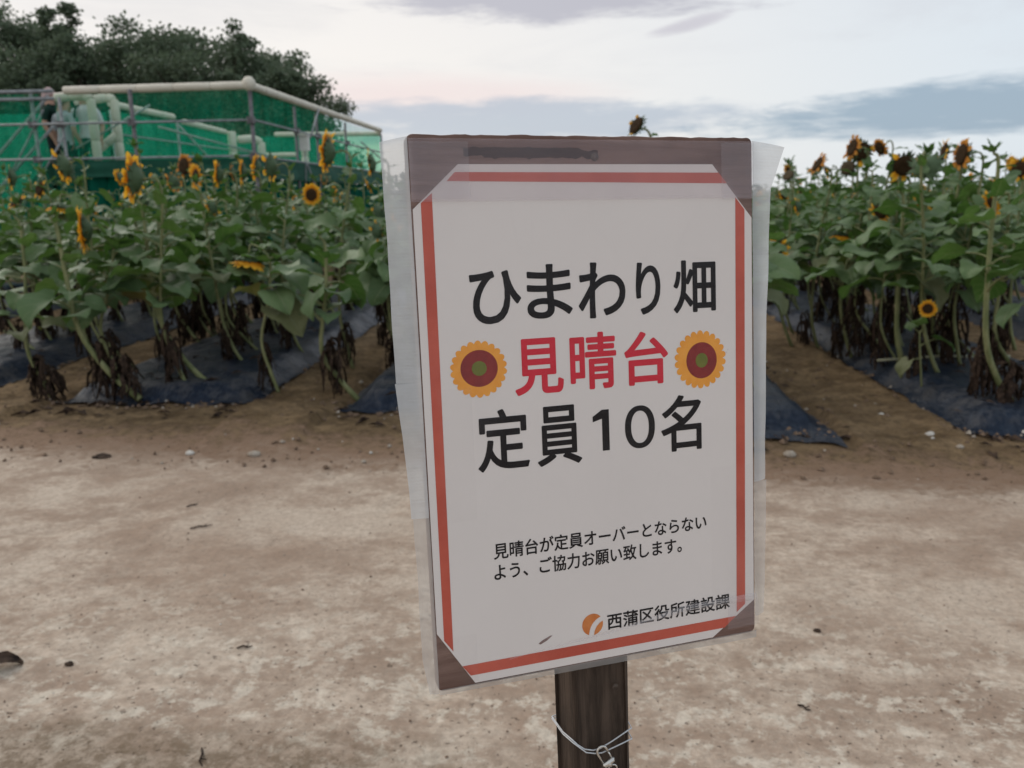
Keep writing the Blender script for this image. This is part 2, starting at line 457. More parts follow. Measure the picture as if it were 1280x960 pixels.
YEL = [leaf_mesh(400 + i, False, True) for i in range(3)]

def dry_mesh(seed):
    r = random.Random(seed); mb = MB()
    for k in range(24):
        a = r.uniform(0, 2 * PI); top = r.uniform(.35, 1.0); ln = r.uniform(.25, .75); wd = r.uniform(.05, .17)
        bx = Vector((math.cos(a), math.sin(a), 0)); sx_ = Vector((-math.sin(a), math.cos(a), 0))
        out0 = r.uniform(.0, .08); o1 = r.uniform(.08, .48); sw = r.uniform(-.35, .35); seed2 = r.uniform(0, 50); kink = r.uniform(.3, .8)
        def fn(i, j):
            z = top + .10 * math.sin(min(1, j * 2.2) * PI) * kink - ln * j ** 1.4
            o = out0 + (o1 - out0) * math.sin(min(1, j * 1.5) * PI * .62)
            w_ = wd * (math.sin(PI * (j * .86 + .08)) ** .7) * (1 + .8 * N3(j * 5, seed2))
            s = (i - .5) * 2
            cr = .09 * N3(i * 6 + seed2, j * 7, 1)
            return bx * (o + cr) + sx_ * (s * w_ * .5 + sw * j * j + .06 * N3(j * 5, seed2, 3)) + Vector((0, 0, max(.01, z + .09 * N3(i * 5, j * 4 + seed2))))
        mb.grid(fn, 4, 7)
    return mb.mesh('withered_leaves', M_DRY, True)
DRY = [dry_mesh(i) for i in range(9)]

# flower heads: local +Z is the way the face looks, unit radius of the disc = 1
def head_meshes(seed, n=24, plen=.95, droop=0.0, miss=0.0, lift=.25, pm=None):
    r = random.Random(seed)
    back = MB()
    rings = [(0.0, -.62), (.22, -.6), (.6, -.45), (.95, -.2), (1.06, 0)]
    def fb(i, j):
        kf = j * (len(rings) - 1); k = min(len(rings) - 2, int(kf)); f = kf - k
        rr = rings[k][0] * (1 - f) + rings[k + 1][0] * f; z = rings[k][1] * (1 - f) + rings[k + 1][1] * f
        return (rr * math.cos(2 * PI * i), rr * math.sin(2 * PI * i), z)
    back.grid(fb, 16, 4)
    for k in range(22):                                                # pointed bracts round the back
        a = 2 * PI * k / 22 + r.uniform(-.1, .1); d = Vector((math.cos(a), math.sin(a), 0)); t = Vector((-d.y, d.x, 0))
        rr = r.uniform(.75, 1.0); L = r.uniform(.45, .75); zz = -.28 + r.uniform(-.12, .1); cu_ = r.uniform(-.35, .25)
        b = len(back.v)
        for p in (d * rr - t * .17 + Vector((0, 0, zz)), d * rr + t * .17 + Vector((0, 0, zz)), d * (rr + L * .5) + t * .13 + Vector((0, 0, zz + .12)), d * (rr + L * .5) - t * .13 + Vector((0, 0, zz + .12)), d * (rr + L) + Vector((0, 0, zz + .12 + cu_))):
            back.v.append(tuple(p))
        back.face([b, b + 1, b + 2, b + 3]); back.face([b + 3, b + 2, b + 4])
    disc = MB()
    def fd(i, j):
        rr = 1.0 * math.sin(j * PI / 2); z = .05 + .26 * math.cos(j * PI / 2) - .1 * math.exp(-(rr * 3) ** 2)
        return (rr * math.cos(2 * PI * i), rr * math.sin(2 * PI * i), z + .03 * r.uniform(-1, 1) * (rr < .9))
    disc.grid(fd, 18, 6)
    pet = MB()
    for ring in range(2):
        for k in range(n // 2 + (2 if ring == 0 else 0)):
            if r.random() < miss: continue
            a = 2 * PI * (k + .5 * ring) / (n // 2 + (2 if ring == 0 else 0)) + r.uniform(-.12, .12)
            d = Vector((math.cos(a), math.sin(a), 0)); t = Vector((-d.y, d.x, 0))
            L = plen * r.uniform(.75, 1.15); W = r.uniform(.22, .31); li = lift + r.uniform(-.25, .3); tw = r.uniform(-.5, .5); dr = droop + r.uniform(-.2, .2)
            def fp(i, j):
                s = (i - .5) * 2; wv = W * (math.sin(PI * (j * .86 + .14)) ** .8) if j < 1 else .012
                z = .03 + .05 * ring + L * (li * j - (dr + .25) * j * j) + .12 * abs(s) * wv + tw * s * wv * j
                return d * (.94 + L * j * (1 - .25 * abs(dr) * j)) + t * s * wv + Vector((0, 0, z))
            pet.grid(fp, 2, 4)
    return (back.mesh('flower_head', M_BRACT, True), disc.mesh('disc', M_DISC, True), pet.mesh('petals', pm or M_PETAL, True))
HEADS = {'full': [head_meshes(i, 30, .86) for i in range(4)], 'nod': [head_meshes(20 + i, 28, .62, -.1, .0, .8) for i in range(2)],
         'old': [head_meshes(40 + i, 22, .7, .25, .35, .3, M_PETALD) for i in range(3)], 'bare': [head_meshes(60 + i, 22, .5, .3, 1.1, .2, M_PETALD) for i in range(2)],
         'tuft': [head_meshes(80 + i, 22, .85, .1, .6, .3) for i in range(2)], 'bud': [head_meshes(90, 22, .35, .3, .9, 1.0, M_PETAL)]}
for h in HEADS['bare']: h[1].materials.clear(); h[1].materials.append(M_DISC2)

def bez(P, n):
    """Catmull-Rom through the points"""
    Q = [P[0] * 2 - P[1]] + P + [P[-1] * 2 - P[-2]]; out = []
    for i in range(1, len(Q) - 2):
        for k in range(n):
            t = k / n; a, b, c, d = Q[i - 1:i + 3]
            out.append(.5 * ((2 * b) + (c - a) * t + (2 * a - 5 * b + 4 * c - d) * t * t + (3 * b - a - 3 * c + d) * t ** 3))
    out.append(P[-1].copy()); return out

def sunflower(x, y, seed, label, group, head=None, H=None, lean=None, nleaf=15, z_low=.42, lean_y=0.0, dry=True, thick=1.0, leaf_r=1.0):
    """head = (position, facing, kind, disc radius) in world space; x, y = where the stem enters the bed"""
    r = random.Random(seed)
    gz = .06 if any(a + .1 < x < b - .1 for a, b in BEDS.values()) else soil_h(x, y) - .01
    root = thing('sunflower', label, 'sunflower', (x, y, gz), group)
    if lean is None: lean = r.uniform(.06, .26)
    if H is None: H = r.uniform(1.25, 1.55)
    O = Vector((0, 0, 0)); kz = r.uniform(.36, .5)
    knee = Vector((-lean, lean_y + r.uniform(-.04, .04), kz))
    if head:
        hp = Vector(head[0]) - Vector((x, y, gz)); fd = Vector(head[1]).normalized(); R = head[3]
        att = hp - fd * R * .55
        if fd.z < -.6: sh = att + Vector((.03, 0, .07)); mid0 = sh + Vector((.10, .03, -.10))
        else: sh = att - fd * (.05 + R * .5) + Vector((0, 0, .015)); mid0 = sh + Vector((-fd.x * .025, -fd.y * .025, -.13))
        mid = knee.lerp(mid0, .5) + Vector((r.uniform(-.03, .03), r.uniform(-.03, .03), .0))
        P = [O, Vector((-lean * .55, lean_y * .5, kz * .42)), knee, mid, mid0, sh, att]
    else:
        tx = -lean + r.uniform(-.08, .08); ty = lean_y + r.uniform(-.07, .07)
        fd = Vector((-1, r.uniform(-.5, .5), r.uniform(-.2, .5))).normalized()
        P = [O, Vector((-lean * .55, lean_y * .5, kz * .42)), knee, Vector((tx * .7 - lean * .3, ty * .6, (kz + H) / 2)), Vector((tx, ty, H - .07)), Vector((tx - .035, ty, H))]
    pts = bez(P, 4); n = len(pts)
    mb = MB(); r0 = .0140 * thick * r.uniform(.85, 1.15)
    rad = [r0 * (1.12 - .72 * (i / (n - 1)) ** .9) for i in range(n)]
    if head: rad[-1] = rad[-2] = r0 * .5
    mb.tube(pts, rad, 7, 0)
    mb.build('stem', M_STEM, root, True)
    # leaves up the stem
    cum = [0]
    for i in range(1, n): cum.append(cum[-1] + (pts[i] - pts[i - 1]).length)
    tot = cum[-1]; s0 = next((cum[i] for i in range(n) if pts[i].z > z_low), tot * .4)
    s1 = tot - (.10 if head else .0); phi = r.uniform(0, 6.28)
    for k in range(nleaf):
        s = s0 + (s1 - s0) * (k / max(1, nleaf - 1)) ** 1.05
        i = 0
        while i < n - 2 and cum[i + 1] < s: i += 1
        p = pts[i].lerp(pts[i + 1], min(1, (s - cum[i]) / max(1e-5, cum[i + 1] - cum[i])))
        t = (s - s0) / max(.01, s1 - s0)
        small = t > .72 or (t > .5 and r.random() < .3)
        size = (.262 - .125 * t ** 1.1) * r.uniform(.62, 1.15) * leaf_r if not small else (.13 - .06 * (t - .8) / .2) * r.uniform(.7, 1.3)
        me_ = r.choice(SMALL) if small else (r.choice(YEL) if (k < 3 and r.random() < .2) else r.choice(BIG))
        lf = link('leaf', me_, root); lf.location = p
        lf.scale = (size,) * 3
        lf.rotation_euler = (r.uniform(-.45, .45), r.uniform(-.35, .35) , phi)
        phi += 2.399 + r.uniform(-.3, .3)
    if not head:
        for k in range(5):
            lf = link('leaf', r.choice(SMALL), root); lf.location = pts[-1]; q = r.uniform(.06, .10); lf.scale = (q, q, q)
            lf.rotation_euler = (r.uniform(-.3, .3), r.uniform(-.7, -.1), k * 1.26 + r.uniform(-.3, .3))
    if dry and r.random() < .85:
        d = link('withered_leaves', r.choice(DRY), root); sc_ = r.uniform(.26, .48)
        d.location = (-lean * .8 + r.uniform(-.03, .02), lean_y * .5 + r.uniform(.01, .06), .0); d.rotation_euler = (0, r.uniform(-.15, .15), r.uniform(0, 6.28)); d.scale = (sc_ * .46, sc_ * .46, sc_)
        if y < 8.5 and r.random() < .4:
            d = link('withered_leaves', r.choice(DRY), root); sc_ = r.uniform(.28, .40)
            d.location = (-lean * 1.0, lean_y + .04, kz * .5); d.rotation_euler = (0, r.uniform(-.1, .1), r.uniform(0, 6.28)); d.scale = (sc_ * .6, sc_ * .6, sc_)
    if head:
        b_, d_, p_ = r.choice(HEADS[head[2]])
        ho = link('flower_head', b_, root); ho.location = hp; ho.scale = (R, R, R)
        q = fd.to_track_quat('Z', 'Y'); ho.rotation_mode = 'QUATERNION'
        from mathutils import Quaternion
        ho.rotation_quaternion = q @ Quaternion((0, 0, 1), r.uniform(0, 6.28))
        link('disc', d_, ho)
        if len(p_.polygons): tag(link('petals', p_, ho), kind='stuff')
    return root

def edge_on(u, v, away, pitch=0.0):
    """facing sideways (towards -u) as seen from the path, turned by 'away' degrees from the path"""
    d = Vector((u, v, 0)).normalized(); l = Vector((-d.y, d.x, 0)); a = math.radians(away)
    f = l * math.cos(a) + d * math.sin(a); f.z = pitch; return tuple(f)
GL, GR, GM = 'sunflowers in the field before the green platform', 'sunflowers in the field under the cloud bank', 'sunflowers in the beds behind the sign'
# features: head u, v, z, facing, kind, disc radius, base offset x, y, label, nleaf
FEAT = [
 (-2.88, 5.20, 1.50, edge_on(-2.88, 5.2, 22, .15), 'full', .082, .20, .05, 'tall sunflower whose large bright orange head turns its dark green back, below the platform deck', 15, GL),
 (-3.27, 5.20, 1.17, edge_on(-3.27, 5.2, 6, .0), 'full', .080, .16, .0, 'sunflower with one large head seen edge-on low among the leaves, petals in an upright strip', 13, GL),
 (-2.20, 5.30, .95, (-.10, -.12, -1), 'nod', .072, .12, .05, 'sunflower hanging its yellow head face down like a shower head', 10, GL),
 (-3.65, 7.50, 1.67, edge_on(-3.65, 7.5, -35, .1), 'old', .070, .18, .0, 'sunflower with a thin crescent of faded petals around a dark disc, below the foam railing', 14, GL),
 (-3.21, 6.80, 1.55, edge_on(-3.21, 6.8, -22, .05), 'full', .060, .2, .1, 'sunflower with a narrow oval ring of orange petals, left of three crowded heads', 13, GL),
 (-3.02, 6.80, 1.57, edge_on(-3.02, 6.8, 10, .05), 'full', .062, .25, -.1, 'sunflower with rough green back and petals aside, next to the narrow oval ring', 13, GL),
 (-2.89, 7.00, 1.59, edge_on(-2.89, 7, 4, .05), 'full', .062, .15, .2, 'sunflower first of a tight row of three heads below the platform corner', 12, GL),
 (-2.90, 7.35, 1.64, edge_on(-2.9, 7.3, 12, .15), 'full', .066, .2, .3, 'sunflower middle of a tight row of three heads below the platform corner', 12, GL),
 (-2.48, 6.60, 1.62, edge_on(-2.48, 6.6, 30, .0), 'tuft', .072, .2, -.1, 'sunflower with big green back and few petals, last of a tight three-head row', 13, GL),
 (-1.88, 6.20, 1.70, edge_on(-1.88, 6.2, 16, .1), 'full', .086, .1, .0, 'tall sunflower with a bulky green head edge-on beside the white box on the platform', 13, GL),
 (-2.81, 8.60, 1.40, edge_on(-2.81, 8.6, -60, .1), 'full', .062, .2, .0, 'sunflower facing forward with an open ring of petals, lower than the tall bulky head', 13, GL),
 (-2.67, 9.00, 1.42, edge_on(-2.67, 9, -8, .0), 'full', .060, .2, .1, 'sunflower seen edge-on just beside the forward-facing ring of petals', 12, GL),
 (-4.12, 6.40, 1.64, edge_on(-4.12, 6.4, 30, -.25), 'tuft', .078, .2, .0, 'sunflower with a bulky green head and two orange tufts, below the stairs of the platform', 13, GL),
 (-5.37, 7.50, 1.59, edge_on(-5.37, 7.5, 10, .0), 'tuft', .068, .2, .0, 'sunflower with a small orange strip of petals at the very edge of the picture', 13, GL),
 (-5.44, 8.00, 1.49, (-.4, -.8, .2), 'tuft', .064, .2, .0, 'sunflower with pale orange petals above the flat hanging bloom near the picture edge', 13, GL),
 (-4.27, 6.50, 1.31, (-.15, -.1, -1), 'nod', .066, .12, .0, 'sunflower with a flat hanging bloom in front of the platform stairs', 12, GL),
 (-1.80, 7.20, 1.65, edge_on(-1.8, 7.2, 6, -.1), 'tuft', .070, .15, .0, 'sunflower with scattered orange petals right against the plastic edge of the sign', 12, GL),
 (-5.00, 7.00, 1.36, (-.3, -.5, .6), 'tuft', .058, .15, .0, 'low sunflower with yellowish petals half hidden in leaves near the picture edge', 12, GL),
 (-4.27, 8.50, 1.55, (-.9, .3, -.2), 'old', .064, .2, .0, 'sunflower with a dark drooping disc between the large orange head and the faded crescent', 12, GL),
 (2.05, 7.20, 1.59, (-.80, -.15, .45), 'old', .066, .12, .0, 'sunflower tilted skyward with faded petals, second from the sign along the skyline', 12, GR),
 (2.01, 8.00, 1.52, (-.55, -.6, .5), 'bare', .052, .15, .0, 'sunflower bud standing nearest to the sign on the skyline', 12, GR),
 (2.26, 7.00, 1.71, (-.88, -.2, .2), 'old', .068, .2, .0, 'tallest sunflower on the skyline with rusty petals turned aside', 13, GR),
 (2.43, 7.30, 1.69, (-.15, -.85, -.2), 'tuft', .074, .1, .0, 'sunflower with a brown disc facing the path, touching the tallest head on the skyline', 12, GR),
 (2.43, 7.62, 1.57, (-.5, -.6, .2), 'bare', .062, .12, .1, 'sunflower bud tucked under the two tallest heads on the skyline', 11, GR),
 (2.53, 6.60, 1.55, (-.15, -.90, -.25), 'tuft', .078, .15, .0, 'sunflower with a wide grey seed disc and orange petals only underneath', 12, GR),
 (2.29, 5.60, 1.51, (.4, .55, -.45), 'bare', .082, .25, .0, 'sunflower with a large bare green head bowed away, beside the wide grey seed disc', 14, GR),
 (2.64, 6.20, 1.63, (-.95, .1, .15), 'tuft', .056, .15, .0, 'sunflower with one upright flame of orange petals on the skyline', 12, GR),
 (2.68, 6.00, 1.60, edge_on(2.68, 6, -28, .05), 'old', .074, .12, -.1, 'sunflower with a brown disc and petals along one side, beside the upright flame of petals', 13, GR),
 (2.09, 6.60, 1.02, (-.08, -.1, -1), 'nod', .058, .18, .0, 'sunflower hanging its small orange bloom flat from an arched stem', 10, GR),
 (3.36, 8.50, .94, (-.6, -.7, .2), 'tuft', .058, .15, .0, 'sunflower with a small orange tuft deep among leaves past the arched stem', 12, GR),
 (2.26, 5.30, .62, (-.25, -.95, .25), 'full', .033, .06, .1, 'short small sunflower fully facing the path close above the mulch', 5, GR),
 (1.74, 7.20, .88, (-.3, -.9, 0), 'tuft', .07, .2, .0, 'sunflower showing a sliver of orange right at the plastic edge under the skyline buds', 11, GR),
 (3.59, 7.00, 1.52, (-.6, -.7, .1), 'tuft', .062, .15, .0, 'sunflower with orange petals at the very edge of the picture under the cloud bank', 13, GR),
 (.35, 4.90, 1.745, (-.55, -.35, .35), 'bud', .052, .16, .0, 'sunflower bud peeping over the top edge of the sign board', 14, GM),
]
bases = []
for k, (u, v, z, fd, kind, R, ox, oy, lab, nl, gr) in enumerate(FEAT):
    low = z < .7
    if gr == GL: R *= 1.10
    sunflower(u + ox, v + oy, 500 + k, lab, gr, ((u, v, z), fd, kind, R), lean=(ox * .75 if not low else .04), nleaf=nl + (6 if not low else 0), z_low=(.16 if low else .56), thick=(.45 if low else 1.0), leaf_r=(.6 if low else 1.0), dry=not low)
    bases.append((u + ox, v + oy))
# the bent plants standing at the path ends of the beds: base x, y, lean, height
ENDS = [(-3.60, 5.12, .12, 1.25, 'leafy sunflower with a wide skirt of withered leaves at the path corner of its bed', .45, GL),
        (-2.90, 4.99, .36, 1.20, 'sunflower with a thick yellow-green stem bent over a dark heap of withered leaves', .42, GL),
        (-2.56, 5.35, .34, 1.30, 'sunflower with a long bare slanting stem, behind the thick bent one', .6, GL),
        (-1.46, 5.22, .24, 1.12, 'sunflower with two slanting stems and broad drooping leaves beside the plastic edge of the sign', .5, GL),
        (-1.30, 5.95, .10, 1.25, 'leafy sunflower half behind the plastic sign edge, a dark withered clump below', .5, GL),
        (2.66, 4.86, .26, 1.50, 'sunflower with stout curved stem and ragged brown skirt at its bed end', .62, GR),
        (2.98, 4.95, .20, 1.62, 'sunflower at the very picture edge behind the stout curved stem', .5, GR),
        (2.36, 5.75, .10, 1.30, 'sunflower with upright stem standing behind the stout curved one', .62, GR)]
for k, (x, y, ln, H, lab, zl, gr) in enumerate(ENDS):
    o = sunflower(x, y, 700 + k, lab, gr, None, H, ln, 16, zl, 0, True, 1.35)
    bases.append((x, y))
    if k in (0, 1, 5):
        d = link('withered_leaves', DRY[k % 7], o); d.location = (-ln * .30, .02, -.03); d.scale = (.27, .27, .34); d.rotation_euler = (0, 0, k)
# the crowd on the beds
ROWS = {'Y': (-7.4, -6.75, 9.0, 11.6), 'Z': (-5.3, -4.6, 6.3, 11.6), 'A': (-3.25, -2.5, 5.5, 11.6), 'B': (-1.2, -.6, 5.3, 8.0), 'M': (.55, 1.2, 4.9, 8.0),
        'C': (2.5, 3.15, 5.2, 13.0), 'D': (4.42, 5.1, 7.8, 17.5), 'E': (6.4, 7.05, 11.0, 19.0)}
STATE = {None: 'bloomless', 'old': 'faded-petalled', 'tuft': 'sparsely petalled', 'bare': 'bare-headed', 'bud': 'budding', 'full': 'full-petalled'}
BEDN = {'Y': 'bed deepest toward the platform', 'Z': 'bed before the platform stairs', 'A': 'bed with wrinkled black sheet', 'B': 'bed between sign and furrow', 'M': 'bed with torn sheet corner',
        'C': 'bed with pale rumpled edge', 'D': 'second bed under dark clouds', 'E': 'farthest bed under dark clouds'}
def crowd_label(k, first, t, st, ln, H):
    d = 'front' if t < .34 else ('middle' if t < .67 else 'far end')
    h = 'short' if H < 1.5 else 'tall'
    return '%s %s sunflower%s, %s row, %s of %s' % (h, STATE[st], ' leaning hard' if ln > .25 else '', 'outer' if first else 'inner', d, BEDN[k])
cnt = 0
for k, (r1, r2, v0, v1) in ROWS.items():
    for row in (r1, r2):
        y = v0 + rnd.uniform(0, .2)
        while y < v1:
            x = row + rnd.uniform(-.09, .09)
            ratio = (x - .1) / y
            step = rnd.uniform(.34, .44)
            if k in 'BM' : step *= 1.25
            ok = -.80 < ratio < .64 and all((x - a) ** 2 + (y - b) ** 2 > .05 for a, b in bases)
            if k in 'CDE' and ratio < .13: ok = False
            if ok:
                sd_ = 2000 + cnt; r = random.Random(sd_)
                H = r.uniform(1.28, 1.74) if k in 'YZAB' else r.uniform(1.24, 1.68)
                for f in FEAT:                                        # a plant in front of a noted bloom stays below it
                    if f[1] > y + .1 and abs((x - .1) / y - f[0] / f[1]) < .020 and f[2] > 1.3: H = max(.9, min(H, 1.35 + (f[2] - 1.35) * y / f[1] - .08))
                if k in 'BM': H = min(H, 1.34)
                hd = None; q = r.random(); ln = r.uniform(.10, .36)
                if q < .5:
                    hz = H + r.uniform(-.28, .08)
                    kd = r.choice(['old', 'tuft', 'full', 'tuft', 'bud', 'full', 'full'])
                    hd = ((x - ln + r.uniform(-.14, .02), y + r.uniform(-.1, .1), hz), (-1, r.uniform(-.5, .6), r.uniform(-.7, .2)), kd, r.uniform(.045, .065))
                sunflower(x, y, sd_, crowd_label(k, row == r1, (y - v0) / (v1 - v0), hd[2] if hd else None, ln, H), {'B': GM, 'M': GM}.get(k, GL if x < 0 else GR), hd, H, ln, 19 if y < 9 else 15, .60, r.uniform(-.05, .05), True, r.uniform(.75, 1.0))
                cnt += 1
            y += step
print('crowd', cnt)

# far beds: one mass
mb = MB(); r = random.Random(5)
for k in range(1500):
    y = 17 + 40 * r.random() ** 1.3; x = y * r.uniform(.10, .66)
    if y < 19.5 and x < 7.3: continue
    H = r.uniform(1.25, 1.6)
    mb.tube([(x + .1, y, .0), (x, y, H * .5), (x, y, H)], [.014, .012, .007], 4, 1)
    for q in range(10):
        a = r.uniform(0, 6.28); z = r.uniform(.45, H); L = r.uniform(.16, .26); d = Vector((math.cos(a), math.sin(a), r.uniform(-.5, .4))); t = Vector((-d.y, d.x, r.uniform(-.3, .3)))
        c = Vector((x, y, z)) + d * .08
        mb.poly([c, c + d * L * .4 + t * L * .42, c + d * L, c + d * L * .4 - t * L * .42], 0)
tag(mb.build('distant_sunflowers', [M_LEAF, M_STEM]), kind='stuff')

# ------------------------------------------------------------------ viewing platform
M_PIPE = simple('galvanised_pipe', (.20, .21, .22), (.33, .34, .35), 12, .5, .5)
M_POSTP = simple('dark_pipe', (.10, .09, .10), (.17, .155, .165), 12, .55, .5)
M_FOAM = simple('cream_foam', (.64, .595, .50), (.74, .695, .60), 5, .75, .2, .3, .01)
M_TAPE = simple('foam_tape', (.40, .36, .28), (.50, .46, .36), 9, .6, .3)
M_GREEN = simple('green_cloth', (.006, .062, .040), (.012, .09, .058), 6, .7, .2, .4, .02)
M_PLANKD = simple('deck_plank', (.10, .09, .075), (.17, .15, .12), 8, .8, .2, .3, .004, 0, (6, .6, 1))
def net_mat(name, op, c1, c2, tint):
    m, n, b = mat(name)
    t = n.new('ShaderNodeTexCoord'); f = n.noise(n.mapping(t.outputs['Object'], (3, 3, .5)), 1.6, 6, .65, .6)
    c = n.mix(n.ramp(f, .3, .7), c1, c2)
    df = n.new('ShaderNodeBsdfDiffuse'); n.lk(c, df.inputs[0])
    tl_ = n.new('ShaderNodeBsdfTranslucent'); n.lk(c, tl_.inputs[0])
    m1 = n.new('ShaderNodeMixShader'); m1.inputs[0].default_value = .45; n.lk(df.outputs[0], m1.inputs[1]); n.lk(tl_.outputs[0], m1.inputs[2])
    tr = n.new('ShaderNodeBsdfTransparent'); tr.inputs[0].default_value = (*tint, 1)
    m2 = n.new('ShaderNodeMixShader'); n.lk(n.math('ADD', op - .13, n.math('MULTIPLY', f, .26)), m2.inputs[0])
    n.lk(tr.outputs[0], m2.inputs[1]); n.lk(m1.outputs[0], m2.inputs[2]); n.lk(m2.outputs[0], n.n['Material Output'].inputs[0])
    return m
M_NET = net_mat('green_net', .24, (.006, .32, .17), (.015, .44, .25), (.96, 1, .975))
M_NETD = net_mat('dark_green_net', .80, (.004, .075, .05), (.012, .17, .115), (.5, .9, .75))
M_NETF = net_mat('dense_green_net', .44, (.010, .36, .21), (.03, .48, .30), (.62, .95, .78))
plat = thing('viewing_platform', 'scaffold viewing platform with green netting and foam-wrapped cream railings before the trees', 'platform', (-6.4, 12.4, 0))
PO = Vector((-6.4, 12.4, 0))
def W(x, y, z): return Vector((x, y, z)) - PO
DK, RL, MD = 1.98, 3.03, 2.53
XR, XL, YF, YB, YL0 = -4.88, -8.15, 12.35, 20.8, 14.2
def pipe(name, a, b, rad, m, parent=plat, n=8):
    mb = MB(); mb.tube([W(*a), W(*b)], rad, n); return mb.build(name, m, parent, True)
def foam(pts, rad=.062, name='padded_rail', step=.55):
    P = [W(*p) for p in pts]; mb = MB()
    for a, b in zip(P, P[1:]):
        L = (b - a).length; ns = max(1, round(L / step)); d = (b - a) / ns
        for k in range(ns):
            p, q = a + d * k, a + d * (k + 1)
            e = d.normalized() * .022
            rr = rad * (1 + .07 * N3(p.x * 3, p.y * 3, p.z * 5)); mb.tube([p, p + e, (p + q) / 2, q - e, q], [rr * .84, rr, rr * 1.04, rr, rr * .84], 9, 0); mb.tube([p - e * .35, p + e * .35], rr * .87, 9, 1, False)
    return mb.build(name, [M_FOAM, M_TAPE], plat, True)
# deck of planks
nk = 14
for k in range(nk):
    mb = MB(); wd = (XR - XL) / nk
    mb.box(W(XL + wd * (k + .5), (YF + YB) / 2, DK - .02), (wd - .012, YB - YF, .04)); mb.build('plank', M_PLANKD, plat)
# padded rails
foam([(XR, YF, RL), (-7.85, YF + .1, RL + .0)]); foam([(XR, YF, RL), (XR - .03, YB, RL)], .058); foam([(XL, YL0, RL), (XL - .05, 16.6, RL), ], .058)
foam([(XL - .05, 17.0, RL - .06), (XL - .1, 19.2, RL - .1)], .058); foam([(XR - .03, YB, RL - .08), (XL + .5, YB, RL - .05)], .058)
mb = MB(); mb.grid(lambda i, j: W(XR + .10 * math.sin(PI * j) * math.cos(2 * PI * i), YF + .10 * math.sin(PI * j) * math.sin(2 * PI * i), RL + .02 + .11 * math.cos(PI * j)), 12, 6)
mb.build('corner_pad', M_FOAM, plat, True)
foam([(-7.62, 12.75, 2.0), (-7.62, 12.75, 2.93), (-7.72, 12.75, 2.99), (-8.2, 12.75, 2.97)], .070, 'padded_post', .3)
foam([(-7.72, 13.6, 2.0), (-7.72, 13.6, 3.02), (-7.85, 13.6, 3.06), (-8.3, 13.4, 2.96)], .070, 'padded_post', .3)
foam([(-7.72, 13.6, 2.48), (-8.1, 13.45, 2.15)], .065, 'padded_brace', .25)
foam([(XL + .0, 19.3, 2.0), (XL + .0, 19.3, 2.95)], .10, 'padded_post', .4); foam([(XL + .55, 19.7, 2.0), (XL + .55, 19.7, 2.72), (XL + .4, 19.6, 2.8), (XL + .1, 19.4, 2.76)], .09, 'padded_post', .3)
foam([(-6.6, 19.9, 2.0), (-6.6, 19.9, 2.75)], .09, 'padded_post', .4)
foam([(-7.95, YB - .4, 2.45), (-7.0, YB - .4, 2.45)], .06)
# posts, mid rails and braces
for x, y in ((-6.75, YF), (XR, YF), (XR, 14.3), (XR, 15.5), (XR - .01, 17.5), (XR - .02, YB), (XL, YL0), (XL - .04, 16.7), (XL - .08, YB), (-7.95, YF + .1), (-6.4, YB)):
    pipe('post', (x, y, 0), (x, y, RL - (.02 if y == YF else .1)), .025 if y != YF else .032, M_POSTP if x > -7 and y < 19 else M_PIPE)
for a, b in (((XR, YF - .04, MD), (-10.9, YF - .04, MD)), ((XR + .04, YF, MD), (XR + .02, YB, MD - .05)), ((XL, YL0, MD), (XL - .08, YB, MD)),
             ((XR, YF - .04, DK + .03), (-10.9, YF - .04, DK + .03)), ((XR + .04, YF, DK + .02), (XR + .02, YB, DK + .02))):
    pipe('mid_rail', a, b, .018, M_PIPE)
for a, b in (((-6.55, YF + .06, 1.9), (-5.75, YF + .06, .9)), ((-6.7, 13.0, 2.52), (-5.0, 14.2, 2.0)), ((XR + .06, 15.5, 3.0), (XR + .06, 14.9, 2.45)), ((XR + .06, 14.6, 2.0), (XR + .06, 15.6, 1.0)),
             ((-7.0, 13.4, 2.9), (-8.1, 12.95, 2.2)), ((-6.55, YF + 1, 2.6), (-6.1, YF + 1.2, 2.0)), ((XR + .06, 18.5, 2.6), (XR + .06, YB, 2.25)), ((-9.3, YF + .05, 1.2), (-8.2, YF + .05, 2.75)), ((-8.8, YF + .02, 1.2), (-7.9, YF + .02, 2.35))):
    pipe('brace', a, b, .017, M_PIPE)
for x, y in ((-6.75, YF), (XR, YF), (-7.95, YF + .1), (-8.35, YF + .02), (-9.6, YF + .02)):
    for z in (MD, DK + .03):
        mb = MB(); mb.box(W(x, y - .03, z), (.10, .085, .09)); mb.tube([W(x - .02, y - .10, z + .05), W(x - .02, y - .10, z - .06)], .012, 6); mb.build('clamp', M_POSTP, plat)
for y in (14.3, 15.5, 17.5):
    mb = MB(); mb.box(W(XR + .02, y, MD - .01), (.09, .10, .09)); mb.build('clamp', M_POSTP, plat)
